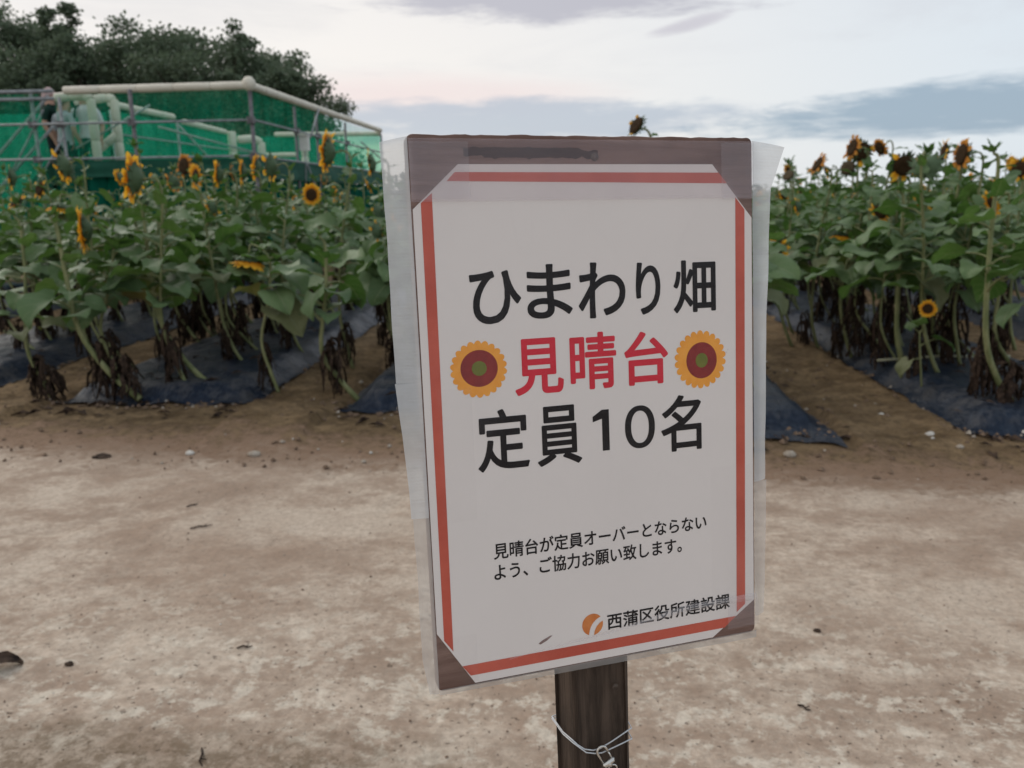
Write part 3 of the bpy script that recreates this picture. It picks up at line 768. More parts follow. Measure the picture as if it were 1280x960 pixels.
# netting between the pipes and green cloth below the deck
def netp(name, a, b, z0, z1, m, sag=.02):
    a = Vector(a); b = Vector(b); mb = MB()
    L = (b - a).length; nu = max(4, int(L * 3))
    nrm = Vector((-(b - a).y, (b - a).x)).normalized()
    def fn(i, j):
        p = a.lerp(b, i); s = sag * N3(p.x * 2 + p.y * 1.7, j * 2.5, 4) * 2.6
        return W(p.x + nrm.x * s, p.y + nrm.y * s, z0 + (z1 - z0) * j)
    mb.grid(fn, nu, 6); return mb.build(name, m, plat, True)
netp('netting', (XR, YF + .05), (-8.05, YF + .15), DK - .02, RL - .04, M_NET)
netp('netting', (XR - .05, YF + .05), (XR - .08, YB), DK - .02, RL - .06, M_NET)
netp('netting', (XL - .06, YL0), (XL - .14, YB), DK - .02, RL - .1, M_NETF)
netp('netting', (XL - .1, YB + .04), (XR - .05, YB + .04), DK - .02, RL - .1, M_NETF)
netp('netting', (-8.2, YF - .02), (-11.2, YF - .02), .4, 2.97, M_NET)
netp('netting', (-8.3, 14.3), (-11.4, 14.3), .4, 2.9, M_NETF)
netp('cloth_skirt', (XR + .045, YF - .055), (-8.1, YF - .02), DK - .25, DK + .0, M_GREEN, .015)
netp('cloth_skirt', (XR + .055, YF - .05), (XR + .04, YB), DK - .30, DK + .0, M_GREEN, .015)
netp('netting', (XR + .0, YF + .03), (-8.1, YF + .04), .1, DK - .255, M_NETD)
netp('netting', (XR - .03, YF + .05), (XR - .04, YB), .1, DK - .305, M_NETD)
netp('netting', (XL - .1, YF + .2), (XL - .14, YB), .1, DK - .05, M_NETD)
# stairs to the side: green clad stringers, treads
for y in (12.55, 13.9):
    mb = MB(); mb.bar(W(-8.15, y, 1.93), W(-10.0, y, .30), .05, .30); mb.build('stringer', M_GREEN, plat)
for k in range(8):
    mb = MB(); mb.box(W(-8.32 - k * .225, 13.22, 1.80 - k * .2), (.26, 1.28, .04)); mb.build('tread', M_PLANKD, plat)
pipe('stair_rail', (-8.15, 12.5, 2.96), (-10.0, 12.5, 1.3), .024, M_PIPE); pipe('stair_rail', (-8.15, 12.5, 2.5), (-10.0, 12.5, .85), .024, M_PIPE)
for z in (RL - .02, 2.90): pipe('top_rail', (-7.95, YF - .04, z), (-11.0, YF - .04, z), .026, M_PIPE)
for x in (-8.35, -9.6, -10.8): pipe('post', (x, YF + .02, 0), (x, YF + .02, RL), .026, M_PIPE)
M_WHITE = simple('white_enamel', (.58, .57, .54), (.66, .65, .62), 14, .5, .4)
wb = thing('control_box', 'small white box strapped to a platform post over the green netting', 'box', (-4.78, 14.42, 2.20))
mb = MB(); mb.box((0, 0, .12), (.16, .11, .25)); mb.build('case', M_WHITE, wb)
mb = MB(); mb.box((0, -.01, .255), (.19, .15, .02)); mb.build('lid', M_WHITE, wb)
mb = MB(); mb.tube([(.0, 0, 0), (.0, .01, -.25), (-.03, .02, -.6)], .012, 6); mb.build('cable', M_PIPE, wb, True)

# ------------------------------------------------------------------ people on the stairs
M_SKIN = simple('skin', (.42, .25, .18), (.47, .29, .215), 20, .6, .3)
M_HAIRD = simple('dark_hair', (.02, .015, .012), (.04, .03, .025), 60, .6, .4)
M_HAIRB = simple('brown_hair', (.055, .035, .022), (.09, .06, .04), 60, .6, .4)
M_TEE = simple('white_tee', (.60, .60, .64), (.68, .68, .71), 8, .85, .1, .4, .01)
M_GREY = simple('grey_shirt', (.36, .40, .44), (.44, .48, .51), 8, .85, .1, .4, .01)
M_DARKC = simple('dark_clothes', (.010, .03, .024), (.016, .045, .034), 8, .85, .1, .4, .01)
M_TROU = simple('dark_trousers', (.012, .022, .024), (.022, .032, .034), 8, .85, .1, .4, .01)
M_CAP = simple('pinkish_cap', (.42, .30, .30), (.50, .37, .36), 14, .8, .2)
def person(loc, rz, label, top, hair, cap=False, pack=False, arm_up=False, s=1.0):
    root = thing('person', label, 'person', loc); root.rotation_euler = (0, 0, rz); root.scale = (s, s, s)
    V = []; E = []; R = []
    def add(p, r_, par=None):
        V.append(p); R.append(r_)
        if par is not None: E.append((par, len(V) - 1))
        return len(V) - 1
    pel = add((0, 0, .93), .145); wst = add((0, .01, 1.08), .128, pel); ch = add((0, .0, 1.27), .148, wst); nk_ = add((0, .015, 1.44), .06, ch)
    hd = add((0, -.01, 1.55), .088, nk_); add((0, -.015, 1.63), .082, hd)
    add((0, -.095, 1.555), .022, hd)                                   # nose
    for sx_ in (-1, 1):
        hip = add((sx_ * .09, 0, .86), .10, pel); kn = add((sx_ * .10, -.03, .49), .062, hip); an = add((sx_ * .10, .02, .09), .042, kn); add((sx_ * .105, -.13, .035), .036, an)
        sh = add((sx_ * .185, .0, 1.37), .062, ch)
        if arm_up and sx_ == 1: el_ = add((.33, -.10, 1.20), .042, sh); wr = add((.18, -.20, 1.44), .03, el_); dirv = Vector((-.4, -.1, .9))
        else: el_ = add((sx_ * .245, .03, 1.10), .042, sh); wr = add((sx_ * .235, -.10, .88), .03, el_); dirv = Vector((0, -.3, -.95))
        dirv.normalize(); pm_ = add(tuple(Vector(V[wr]) + dirv * .07), .032, wr)
        side = dirv.cross(Vector((0, 1, .2))).normalized()
        for q, (o_, L_) in enumerate(((-.03, .065), (-.01, .078), (.01, .074), (.03, .058))):
            b0 = Vector(V[pm_]) + side * o_ + dirv * .03
            k1 = add(tuple(b0), .010, pm_); k2 = add(tuple(b0 + dirv * L_ * .6), .009, k1); add(tuple(b0 + dirv * L_ + Vector((0, -.015, 0))), .008, k2)
        th = add(tuple(Vector(V[wr]) + dirv * .04 + side * .035), .011, wr); add(tuple(Vector(V[wr]) + dirv * .08 + side * .05), .009, th)
    m0 = bpy.data.meshes.new('skel'); m0.from_pydata(V, E, [])
    o = bpy.data.objects.new('skel', m0); COL.objects.link(o)
    md = o.modifiers.new('s', 'SKIN')
    for k, sv2 in enumerate(m0.skin_vertices[0].data if m0.skin_vertices else []): sv2.radius = (R[k], R[k] * (.72 if k in (0, 1, 2) else 1)); sv2.use_root = (k == 0)
    if not m0.skin_vertices:
        m0.attributes
    o.modifiers.new('d', 'SUBSURF').levels = 1
    bpy.context.view_layer.update()
    me_ = bpy.data.meshes.new_from_object(o.evaluated_get(bpy.context.evaluated_depsgraph_get()))
    bpy.data.objects.remove(o); bpy.data.meshes.remove(m0)
    me_.materials.clear()
    for mm in (M_SKIN, top, M_TROU, M_DARKC): me_.materials.append(mm)
    for p in me_.polygons:
        c = p.center; a = abs(c.x)
        arm = a > .2 and c.z > .7
        if c.z > 1.45 and not (arm_up and c.x > .12): k = 0
        elif arm: k = 1 if (c.z > 1.18 and a < .32 and not (arm_up and c.y < -.08)) else 0
        elif c.z > .93: k = 1 if c.y > -.17 else 0
        elif c.z > .08: k = 2 if not (a > .19) else 0
        else: k = 3
        p.material_index = k; p.use_smooth = True
    me_.name = 'body'; link('body', me_, root)
    mb = MB()
    def fh(i, j):
        th_ = j * PI * .56; a = 2 * PI * i
        rr = .108 + .006 * N3(i * 9, j * 9)
        return (rr * .86 * math.sin(th_) * math.cos(a), .012 + rr * math.sin(th_) * math.sin(a) * (1.0 if math.sin(a) > 0 else .92), 1.605 + rr * math.cos(th_) - (.06 * j if math.sin(a) > .1 else 0))
    mb.grid(fh, 16, 7); mb.build('cap' if cap else 'hair', M_CAP if cap else hair, root, True)
    if cap:
        mb = MB(); mb.grid(lambda i, j: (.075 * (i - .5) * 2, -.085 - .085 * j * math.sin(PI * (i * .8 + .1)), 1.615 - .02 * j), 8, 3); mb.build('cap_brim', M_CAP, root, True)
    if pack:
        for sx_ in (-1, 1):
            mb = MB(); mb.tube([(sx_ * .10, .14, 1.30), (sx_ * .11, .05, 1.445), (sx_ * .11, -.10, 1.40), (sx_ * .12, -.155, 1.25), (sx_ * .15, -.09, 1.08)], .018, 6); mb.build('strap', M_TROU, root, True)
    return root
person((-8.62, 13.25, 1.45), PI * .55, 'person in dark clothes and pinkish cap, bent arm raised, highest on the platform stairs side', M_DARKC, M_HAIRD, cap=True, arm_up=True, s=1.02)
person((-8.30, 13.05, 1.40), PI * .9, 'person in a plain grey shirt between the two others on the stairs', M_GREY, M_HAIRB, s=.97)
person((-7.98, 13.15, 1.48), .15, 'person in a white tee with dark shoulder straps beside the foam-wrapped post', M_TEE, M_HAIRB, pack=True, s=.98)

# ------------------------------------------------------------------ trees beyond the platform
def crown_mat():
    m, n, b = mat('tree_foliage')
    g = n.new('ShaderNodeNewGeometry'); t = n.new('ShaderNodeTexCoord')
    f = n.noise(t.outputs['Object'], .9, 4, .6)
    c = n.mix(n.math('ADD', n.math('MULTIPLY', g.outputs['Random Per Island'], .6), n.math('MULTIPLY', f, .4)), (.072, .104, .062), (.135, .178, .112))
    n.lk(c, b.inputs['Base Color']); b.inputs['Roughness'].default_value = .6; b.inputs['Specular IOR Level'].default_value = .25
    tr = n.new('ShaderNodeBsdfTranslucent'); n.lk(c, tr.inputs['Color'])
    mx = n.new('ShaderNodeMixShader'); mx.inputs[0].default_value = .35
    n.lk(b.outputs[0], mx.inputs[1]); n.lk(tr.outputs[0], mx.inputs[2]); n.lk(mx.outputs[0], n.n['Material Output'].inputs[0])
    return m
M_CROWN = crown_mat(); M_BARK = simple('bark', (.035, .028, .022), (.085, .07, .055), 6, .9, .1, .6, .02, 0, (3, 3, .5))
def tree_mesh(seed, spread, Ht, nclump=46, wisp=0):
    r = random.Random(seed); tb = MB(); cb = MB()
    tb.tube([(0, 0, -.2), (.1, .05, .9), (.05, .1, 1.9)], [.30, .24, .20], 9)
    tips = []
    for k in range(8):
        a = 2 * PI * k / 8 + r.uniform(-.3, .3); d = Vector((math.cos(a), math.sin(a), 0)); L = spread * r.uniform(.55, .95)
        p0 = Vector((.05, .1, 1.8)); p1 = p0 + d * L * .4 + Vector((0, 0, Ht * r.uniform(.2, .32))); p2 = p0 + d * L * .8 + Vector((0, 0, Ht * r.uniform(.35, .62)))
        tb.tube([p0, p1, p2], [.13, .08, .03], 6); tips += [p1, p2]
        for q in range(3):
            e = p1.lerp(p2, r.uniform(.2, 1)) + Vector((r.uniform(-1, 1), r.uniform(-1, 1), r.uniform(.2, 1.2))) * spread * .25
            tb.tube([p1.lerp(p2, .4), e], [.05, .015], 5); tips.append(e)
    for k in range(wisp):
        a = r.uniform(0, 6.28); p = Vector((math.cos(a) * spread * .3, math.sin(a) * spread * .3, Ht * .8)); e = p + Vector((r.uniform(-.5, .5), r.uniform(-.5, .5), Ht * r.uniform(.38, .52)))
        tb.tube([p - Vector((0, 0, 1.5)), p, e], [.06, .04, .012], 5)
        tips += [p.lerp(e, .5), e, p.lerp(e, .75)]
    cl = [(t, r.uniform(.5, .95) if t.z < Ht * .92 else .27) for t in tips]
    cl += [(p + Vector((r.uniform(-.4, .4), r.uniform(-.4, .4), r.uniform(-.8, .1))), .24) for p, R0 in list(cl) if R0 < .3 for _q in range(3)]
    for k in range(nclump):
        a = r.uniform(0, 6.28); rr = spread * math.sqrt(r.uniform(.02, 1)); hh = (1 - (rr / spread) ** 2.2)
        z = 2.0 + (Ht - 2.0) * (hh ** .6) * r.uniform(.25, 1.0)
        cl.append((Vector((rr * math.cos(a), rr * math.sin(a), z)), r.uniform(.55, 1.15)))
    for c, R in cl:
        sq = r.uniform(.55, .9)
        for q in range(int(520 * R * R + 60)):
            v = Vector((r.gauss(0, 1), r.gauss(0, 1), r.gauss(0, 1))).normalized() * R * (r.random() ** .45) * r.uniform(.8, 1.25)
            v.z *= sq; p = c + v
            d = Vector((r.gauss(0, 1), r.gauss(0, 1), r.gauss(0, .6) - .3)).normalized(); t = d.cross(Vector((r.gauss(0, 1), r.gauss(0, 1), r.gauss(0, 1)))).normalized()
            L = r.uniform(.10, .20)
            cb.poly([p, p + d * L * .5 + t * L * .32, p + d * L, p + d * L * .5 - t * L * .32])
    return tb.mesh('trunk', M_BARK, True), cb.mesh('crown', M_CROWN)
TM = [tree_mesh(1, 4.2, 7.6), tree_mesh(2, 3.9, 7.0, 42), tree_mesh(3, 3.2, 6.2, 30), tree_mesh(4, 3.2, 6.2, 30, 2)]
TREES = [(-25.0, 33.5, 0, 1.24, .3, 'bushy tree at the edge of the picture, cut off by the frame'), (-20.3, 31.5, 3, 1.16, 1.0, 'tree with a tall wispy shoot rising above its crown over the stairs'),
         (-18.2, 33.5, 0, 1.12, 2.0, 'broad tree rising highest behind the long cream railing'), (-14.3, 33.0, 1, 1.10, 3.1, 'rounded tree behind the middle of the cream railing'),
         (-12.5, 31.5, 2, .98, 4.0, 'smaller tree behind the foam-padded corner of the platform'), (-13.0, 34.0, 1, .93, 5.2, 'last tree of the row, its crown thinning out against the open sky'),
         (-22.5, 37.5, 1, 1.12, .9, 'tree standing behind the wispy one, filling its gaps'), (-16.0, 38.0, 2, 1.35, 2.4, 'tree at the back showing between the two tallest crowns')]
for x, y, k, s, rz, lab in TREES:
    t = thing('tree', lab, 'tree', (x, y, 0), 'trees beyond the platform'); t.scale = (s, s, s); t.rotation_euler = (0, 0, rz)
    link('trunk', TM[k][0], t); link('crown', TM[k][1], t)

def bush_mesh(seed):
    r = random.Random(seed); tb = MB(); cb = MB()
    for k in range(7):
        a = r.uniform(0, 6.28); tb.tube([(0, 0, 0), (.5 * math.cos(a), .5 * math.sin(a), .9), (1.0 * math.cos(a), 1.0 * math.sin(a), 1.8)], [.05, .035, .015], 5)
    for q in range(5200):
        a = r.uniform(0, 6.28); el_ = math.asin(r.uniform(0, 1)); R = r.uniform(.55, 1.05) * (1 + .22 * N3(math.cos(a) * 2 + seed, math.sin(a) * 2, el_ * 3))
        p = Vector((1.9 * R * math.cos(a) * math.cos(el_), 1.5 * R * math.sin(a) * math.cos(el_), .05 + 2.5 * R * math.sin(el_)))
        d = Vector((r.gauss(0, 1), r.gauss(0, 1), r.gauss(0, .6))).normalized(); t = d.cross(Vector((r.gauss(0, 1), r.gauss(0, 1), r.gauss(0, 1)))).normalized(); L = r.uniform(.12, .24)
        cb.poly([p, p + d * L * .5 + t * L * .34, p + d * L, p + d * L * .5 - t * L * .34])
    return tb.mesh('branches', M_BARK, True), cb.mesh('foliage', M_CROWN)
BM = [bush_mesh(1), bush_mesh(2)]  # bushes added to block the bright sky behind netting and deck
for k, (x, y, s, lab) in enumerate(((-19.2, 26.5, 1.0, 'added dark bush low behind the stair netting at the picture edge'), (-16.2, 27.2, 1.1, 'added dark bush behind the people on the stairs'), (-13.2, 26.6, 1.05, 'added dark bush seen under the deck near the stairs'),
                                    (-10.4, 27.0, 1.0, 'added dark bush seen under the middle of the deck'), (-7.8, 26.5, 1.05, 'added dark bush behind the far corner of the platform'), (-5.2, 27.3, .9, 'added dark bush low beside the plastic edge of the sign'))):
    t = thing('bush', lab, 'bush', (x, y, 0), 'added bushes blocking the sky beyond the platform'); t.scale = (s, s, s); t.rotation_euler = (0, 0, k * 1.7)
    link('branches', BM[k % 2][0], t); link('foliage', BM[k % 2][1], t)

# ------------------------------------------------------------------ the sign
BR = Vector((0.929602, 0.368564, -0.00051)).normalized(); BU = Vector((-0.0395066, 0.1010196, 0.9940997)).normalized(); BN = BR.cross(BU).normalized()
TL = Vector((-0.12757157, 0.62141583, 1.39754096)); LP = 1.4058
ob = TL + BR * .150 - BU * LP
sign = thing('signboard', 'wooden signboard on a dark post with a laminated red-bordered Japanese notice', 'sign')
sign.matrix_world = Matrix(((BR.x, BU.x, BN.x, ob.x), (BR.y, BU.y, BN.y, ob.y), (BR.z, BU.z, BN.z, ob.z), (0, 0, 0, 1)))
def S(u, v, z=0.0): return Vector(((u - 150) / 1000, LP - v / 1000, z / 1000))
def wood(name, c1, c2, sc, rough=.75, horizontal=False, bmp=.5, haze=None):
    m, n, b = mat(name)
    t = n.new('ShaderNodeTexCoord')
    v = n.mapping(t.outputs['Object'], (1, 14, 14) if horizontal else (14, 1, 14))
    f = n.noise(v, sc, 6, .65, .8); f2 = n.noise(t.outputs['Object'], 14, 5, .6); f3 = n.noise(v, sc * 4, 4, .6)
    c = n.mix(n.ramp(f, .32, .68), c1, c2)
    c = n.mix(n.math('MULTIPLY', n.ramp(f2, .45, .7), .5), c, tuple(x * .55 for x in c1))
    c = n.mix(n.math('MULTIPLY', n.ramp(f3, .6, .75), .45), c, tuple(x * .4 for x in c1))
    n.lk(c, b.inputs['Base Color']); b.inputs['Roughness'].default_value = rough; b.inputs['Specular IOR Level'].default_value = .3
    bump(n, b, n.math('ADD', f, n.math('MULTIPLY', f3, .5)), bmp, .002)
    return m
M_POST = wood('dark_weathered_wood', (.030, .020, .014), (.090, .063, .047), 7, .8, False, .9)
M_BOARD = wood('stained_board', (.125, .066, .050), (.225, .138, .112), 6, .55, True, .3)
# post: square timber with worn edges
mb = MB(); rp = random.Random(3)
def post_ring(y, hw=27.0, ch=3.5):
    c = []
    for sx_, sz in ((-1, -1), (1, -1), (1, 1), (-1, 1)):
        a = (sx_ * (hw - ch), sz * hw) if sx_ * sz > 0 else (sx_ * hw, sz * (hw - ch)); b2 = (sx_ * hw, sz * (hw - ch)) if sx_ * sz > 0 else (sx_ * (hw - ch), sz * hw)
        c += [a, b2]
    return [Vector(((x + 1.2 * N3(y * 9, k * 3.1)) / 1000, y, (z + 1.2 * N3(y * 9, k * 2.7, 4) - 12.5 - 27) / 1000)) for k, (x, z) in enumerate(c)]
yy = [-.2 + (LP - .03 + .2) * k / 44 for k in range(45)]; prev = None
for y in yy:
    b0 = len(mb.v); mb.v += [tuple(p) for p in post_ring(y)]
    if prev is not None:
        for k in range(8): mb.face([prev + k, prev + (k + 1) % 8, b0 + (k + 1) % 8, b0 + k])
    prev = b0
mb.face([prev + k for k in range(8)])
mb.build('post', M_POST, sign)
# board with rounded corners and a slightly splintered top edge
def rrect(x0, y0, x1, y1, r, n=4):
    o = []
    for cx, cy, a0 in ((x0 + r, y0 + r, PI), (x1 - r, y0 + r, -PI / 2), (x1 - r, y1 - r, 0), (x0 + r, y1 - r, PI / 2)):
        for k in range(n + 1): a = a0 + PI / 2 * k / n; o.append((cx + r * math.cos(a), cy + r * math.sin(a)))
    return o
def prism(mb, outline, z0, z1, bev=.8, m=0):
    n = len(outline); cx = sum(p[0] for p in outline) / n; cy = sum(p[1] for p in outline) / n
    rings = []
    for z, ins in ((z0, bev), (z0 + bev, 0), (z1 - bev, 0), (z1, bev)):
        b = len(mb.v); rings.append(b)
        for x, y in outline:
            d = Vector((cx - x, cy - y)); d = d.normalized() * ins * 1.2
            mb.v.append(tuple(S(x + d.x, y + d.y, z)))
    for a, b in zip(rings, rings[1:]):
        for k in range(n): mb.face([a + k, b + k, b + (k + 1) % n, a + (k + 1) % n], m)
    mb.face([rings[0] + k for k in range(n)], m); mb.face([rings[-1] + k for k in range(n)][::-1], m)
out = rrect(0, 0, 300, 446, 5)
top_edge = [(300 - 5 - 290 * (1 - k / 60) , 0) for k in range(61)]
ol = []
for p in out: ol.append(p)
# splinter the top side
ol2 = []
for a, b in zip(ol, ol[1:] + ol[:1]):
    ol2.append(a)
    if abs(a[1]) < .01 and abs(b[1]) < .01 and abs(a[0] - b[0]) > 100:
        for k in range(1, 70):
            x = a[0] + (b[0] - a[0]) * k / 70; ol2.append((x, .9 * fbm(x * .06, 2) + .7 * abs(N3(x * .25, 7))))
mb = MB(); prism(mb, ol2, -12, 0); mb.build('board', M_BOARD, sign)
M_GRIME = simple('dark_wood_stain', (.012, .007, .005), (.04, .022, .016), 40, .8, .2, 0, 0, 0, (1, 9, 1))
mb = MB(); pts = []
for k in range(41): pts.append((44 + 112 * k / 40, 9.6 + 1.5 * N3(k * .5, 1) + (2.0 if k > 34 else 0)))
for k in range(40, -1, -1): pts.append((44 + 112 * k / 40, 17.6 + 2.0 * N3(k * .5, 5) - (1.5 if k < 6 else 0)))
mb.v = [tuple(S(x, y, .12)) for x, y in pts]
for k in range(40): mb.face([k, 81 - k, 80 - k, k + 1])
mb.build('wood_stain', M_GRIME, sign)
M_SCREW = simple('rusty_screw', (.05, .04, .035), (.11, .085, .07), 300, .55, .4, .5, .0005, .6)
for (u, v, r_, z) in ((153, 16.5, 3.6, 0.2), ):
    mb = MB(); mb.grid(lambda i, j: S(u + r_ * math.sin(j * PI / 2) * math.cos(2 * PI * i), v + r_ * math.sin(j * PI / 2) * math.sin(2 * PI * i), z + 1.3 * math.cos(j * PI / 2)), 14, 4); mb.build('screw', M_SCREW, sign, True)
mb = MB(); mb.grid(lambda i, j: S(163 + 3.0 * j * math.cos(2 * PI * i), 479 + 3.0 * j * math.sin(2 * PI * i), -11.2 + .4 * math.cos(j * PI)), 12, 4); mb.build('screw', M_SCREW, sign, True)

# notice paper
def paper_mat(name, c, dirt=.12):
    m, n, b = mat(name)
    t = n.new('ShaderNodeTexCoord'); f = n.noise(t.outputs['Object'], 9, 5, .6); f2 = n.noise(t.outputs['Object'], 260, 3, .6)
    cc = n.mix(n.math('MULTIPLY', n.ramp(f, .35, .75), dirt), c, tuple(x * .78 for x in c)); cc = n.mix(n.math('MULTIPLY', f2, .10), cc, tuple(x * .7 for x in c))
    sp = n.ramp(n.noise(t.outputs['Object'], 70, 2, .5), .765, .79); cc = n.mix(n.math('MULTIPLY', sp, .35), cc, (.12, .10, .09))
    n.lk(cc, b.inputs['Base Color']); b.inputs['Roughness'].default_value = .55; b.inputs['Specular IOR Level'].default_value = .3
    bump(n, b, n.math('ADD', f, n.math('MULTIPLY', f2, .02)), .15, .003)
    return m
M_PAPER = paper_mat('notice_paper', (.755, .70, .672))
M_INK = simple('black_ink', (.006, .004, .005), (.011, .008, .009), 60, .6, .2)
M_RED = simple('red_ink', (.58, .010, .028), (.64, .016, .04), 60, .5, .4)
M_BORD = simple('border_red', (.47, .075, .045), (.56, .105, .065), 20, .5, .4)
M_ORG = simple('print_orange', (.80, .31, .03), (.86, .37, .05), 60, .5, .4)
M_MAR = simple('print_maroon', (.20, .012, .012), (.26, .020, .016), 90, .5, .4)
M_OLV = simple('print_olive', (.12, .14, .015), (.17, .17, .02), 90, .5, .4)
M_EMB = simple('emblem_orange', (.56, .16, .035), (.64, .22, .06), 80, .5, .4)
paper = [(39, 22.5), (260.6, 22.5), (298.6, 67.6), (298.6, 414.5), (255.4, 443.6), (31.5, 443.6), (1.6, 395.9), (2.0, 56.2)]
mb = MB(); n_ = len(paper)
for z in (.20, .55):
    mb.v += [tuple(S(x, y, z)) for x, y in paper]
mb.face(list(range(n_))); mb.face([n_ + k for k in range(n_)][::-1])
for k in range(n_): mb.face([k, n_ + k, n_ + (k + 1) % n_, (k + 1) % n_])
notice = mb.build('notice', M_PAPER, sign)
# printed border
ZP = .70
mb = MB()
def quad(p): mb.poly([S(x, y, ZP) for x, y in p])
quad([(29.4, 35.2), (36.2, 28.4), (266.5, 29.4), (274.6, 38.4)])
quad([(8.4, 51.6), (17.4, 44.0), (14.4, 413.0), (7.2, 402.5)])
quad([(282.6, 50.0), (291.6, 60.6), (289.4, 417.0), (280.4, 423.6)])
quad([(21.3, 427.2), (279.5, 427.0), (267.5, 436.2), (28.0, 436.6)])
for p in mb.f: p.reverse()
mb.build('printed_border', M_BORD, notice)
# lettering
def glyph_mesh(txt, off):
    c = bpy.data.curves.new('txt', 'FONT'); c.body = txt; c.size = 1; c.offset = off; c.resolution_u = 6
    o = bpy.data.objects.new('txt', c); COL.objects.link(o); bpy.context.view_layer.update()
    m_ = bpy.data.meshes.new_from_object(o.evaluated_get(bpy.context.evaluated_depsgraph_get()))
    bpy.data.objects.remove(o); bpy.data.curves.remove(c)
    return m_
def lettering(items, m, off, label):
    """each glyph is laid down several times, nudged sideways, as a bold face"""
    V = []; F = []
    for txt, x0, x1, y0, y1 in items:
        g = glyph_mesh(txt, 0.0)
        gx0 = min(v.co.x for v in g.vertices); gx1 = max(v.co.x for v in g.vertices); gy0 = min(v.co.y for v in g.vertices); gy1 = max(v.co.y for v in g.vertices)
        kx = (x1 - x0 - 2 * off) / (gx1 - gx0); ky = (y1 - y0 - 2 * off) / (gy1 - gy0)
        nn_ = 8 if off > .4 else 6
        for q in range(nn_ + 1):
            a = 2 * PI * q / nn_ + PI / nn_; dx = off * math.cos(a) * (q < nn_); dy = off * math.sin(a) * (q < nn_); b = len(V)
            for v in g.vertices:
                V.append(tuple(S(x0 + off + (v.co.x - gx0) * kx + dx, y1 - off - (v.co.y - gy0) * ky + dy, ZP + .012 * q)))
            F += [[b + i for i in p.vertices] for p in g.polygons]
        bpy.data.meshes.remove(g)
    me_ = bpy.data.meshes.new('lettering'); me_.from_pydata(V, [], F); me_.materials.append(m); me_.update()
    o = link('lettering', me_, notice); o['label'] = label
lettering([('ひ', 43.2, 85.6, 104.5, 146.8), ('ま', 90.4, 129.6, 101.0, 144.8), ('わ', 134.8, 177.2, 101.0, 147.0), ('り', 186.6, 209.6, 102.6, 146.4), ('畑', 221.6, 262.6, 102.2, 147.0)], M_INK, .85, 'large black line of text')
lettering([('見', 77.2, 119.6, 160.2, 206.4), ('晴', 125.4, 167.2, 158.2, 206.0), ('台', 174.4, 215.6, 160.4, 206.0)], M_RED, 1.0, 'large red line of text')
lettering([('定', 43.2, 87.4, 215.6, 266.4), ('員', 94.0, 133.6, 217.0, 267.2), ('名', 207.4, 246.8, 217.6, 267.0)], M_INK, .80, 'large black line of text with a number')
mb = MB()
for p in ([(152.4, 224.0), (158.9, 224.0), (158.9, 259.2), (152.4, 259.2)], [(144.0, 229.4), (152.4, 224.0), (152.4, 231.6), (144.0, 234.0)]): mb.poly([S(x, y, ZP) for x, y in p][::-1])
b = len(mb.v); N_ = 48
for rx, ry in ((14.1, 18.6), (8.3, 14.0)):
    for k in range(N_):
        a = 2 * PI * k / N_; ca, sa = math.cos(a), math.sin(a)
        mb.v.append(tuple(S(187.5 + rx * math.copysign(abs(ca) ** .9, ca), 241.9 + ry * math.copysign(abs(sa) ** .9, sa), ZP)))
for k in range(N_): mb.face([b + k, b + N_ + k, b + N_ + (k + 1) % N_, b + (k + 1) % N_])
mb.build('lettering', M_INK, notice)['label'] = 'black number ten in the line of text'
lettering([('見晴台が定員オーバーとならない', 52.6, 250.4, 326.8, 340.6)], M_INK, .26, 'small black line of text')
lettering([('よう、ご協力お願い致します。', 52.2, 225.4, 344.6, 358.6)], M_INK, .26, 'small black line of text below the first')
lettering([('西蒲区役所建設課', 151.7, 273.4, 404.0, 418.6)], M_INK, .30, 'small black office name beside the orange emblem')
# printed sunflowers
def psun(cx, cy, rx, ry, drx, dry, ph, dcx=0, dcy=0):
    mb = MB(); n2 = 22 * 8
    mb.v.append(tuple(S(cx, cy, ZP)))
    for k in range(n2):
        a = 2 * PI * k / n2 + ph; lob = abs(math.sin(a * 11)) ** .6
        f = .86 + .14 * lob
        mb.v.append(tuple(S(cx + rx * f * math.cos(a), cy + ry * f * math.sin(a), ZP)))
    for k in range(n2): mb.face([0, 1 + (k + 1) % n2, 1 + k], 0)
    for (r1, r2, z, m_) in ((drx, dry, .78, 1), (drx * .40, dry * .40, .86, 2)):
        b = len(mb.v); N_ = 40
        mb.v += [tuple(S(cx + dcx + r1 * math.cos(2 * PI * k / N_), cy + dcy + r2 * math.sin(2 * PI * k / N_), z)) for k in range(N_)]
        mb.face([b + k for k in range(N_)][::-1], m_)
    mb.build('printed_sunflower', [M_ORG, M_MAR, M_OLV], notice)
psun(47.7, 182.0, 23.6, 23.0, 15.4, 14.8, .1, .3, -.6)
psun(246.6, 188.0, 25.2, 25.4, 14.9, 15.8, .25, 1.2, .8)
# office emblem: orange disc cut by a curved white stroke
mb = MB(); cx, cy, R_ = 138.0, 411.0, 9.7
def emb(side):
    arc = []
    N_ = 40
    for k in range(N_ + 1):
        t = k / N_
        x = 3.6 + (-1.0 + 9.6 * t) if False else 0
    return arc
def on(a): return (R_ * math.cos(a), R_ * math.sin(a))
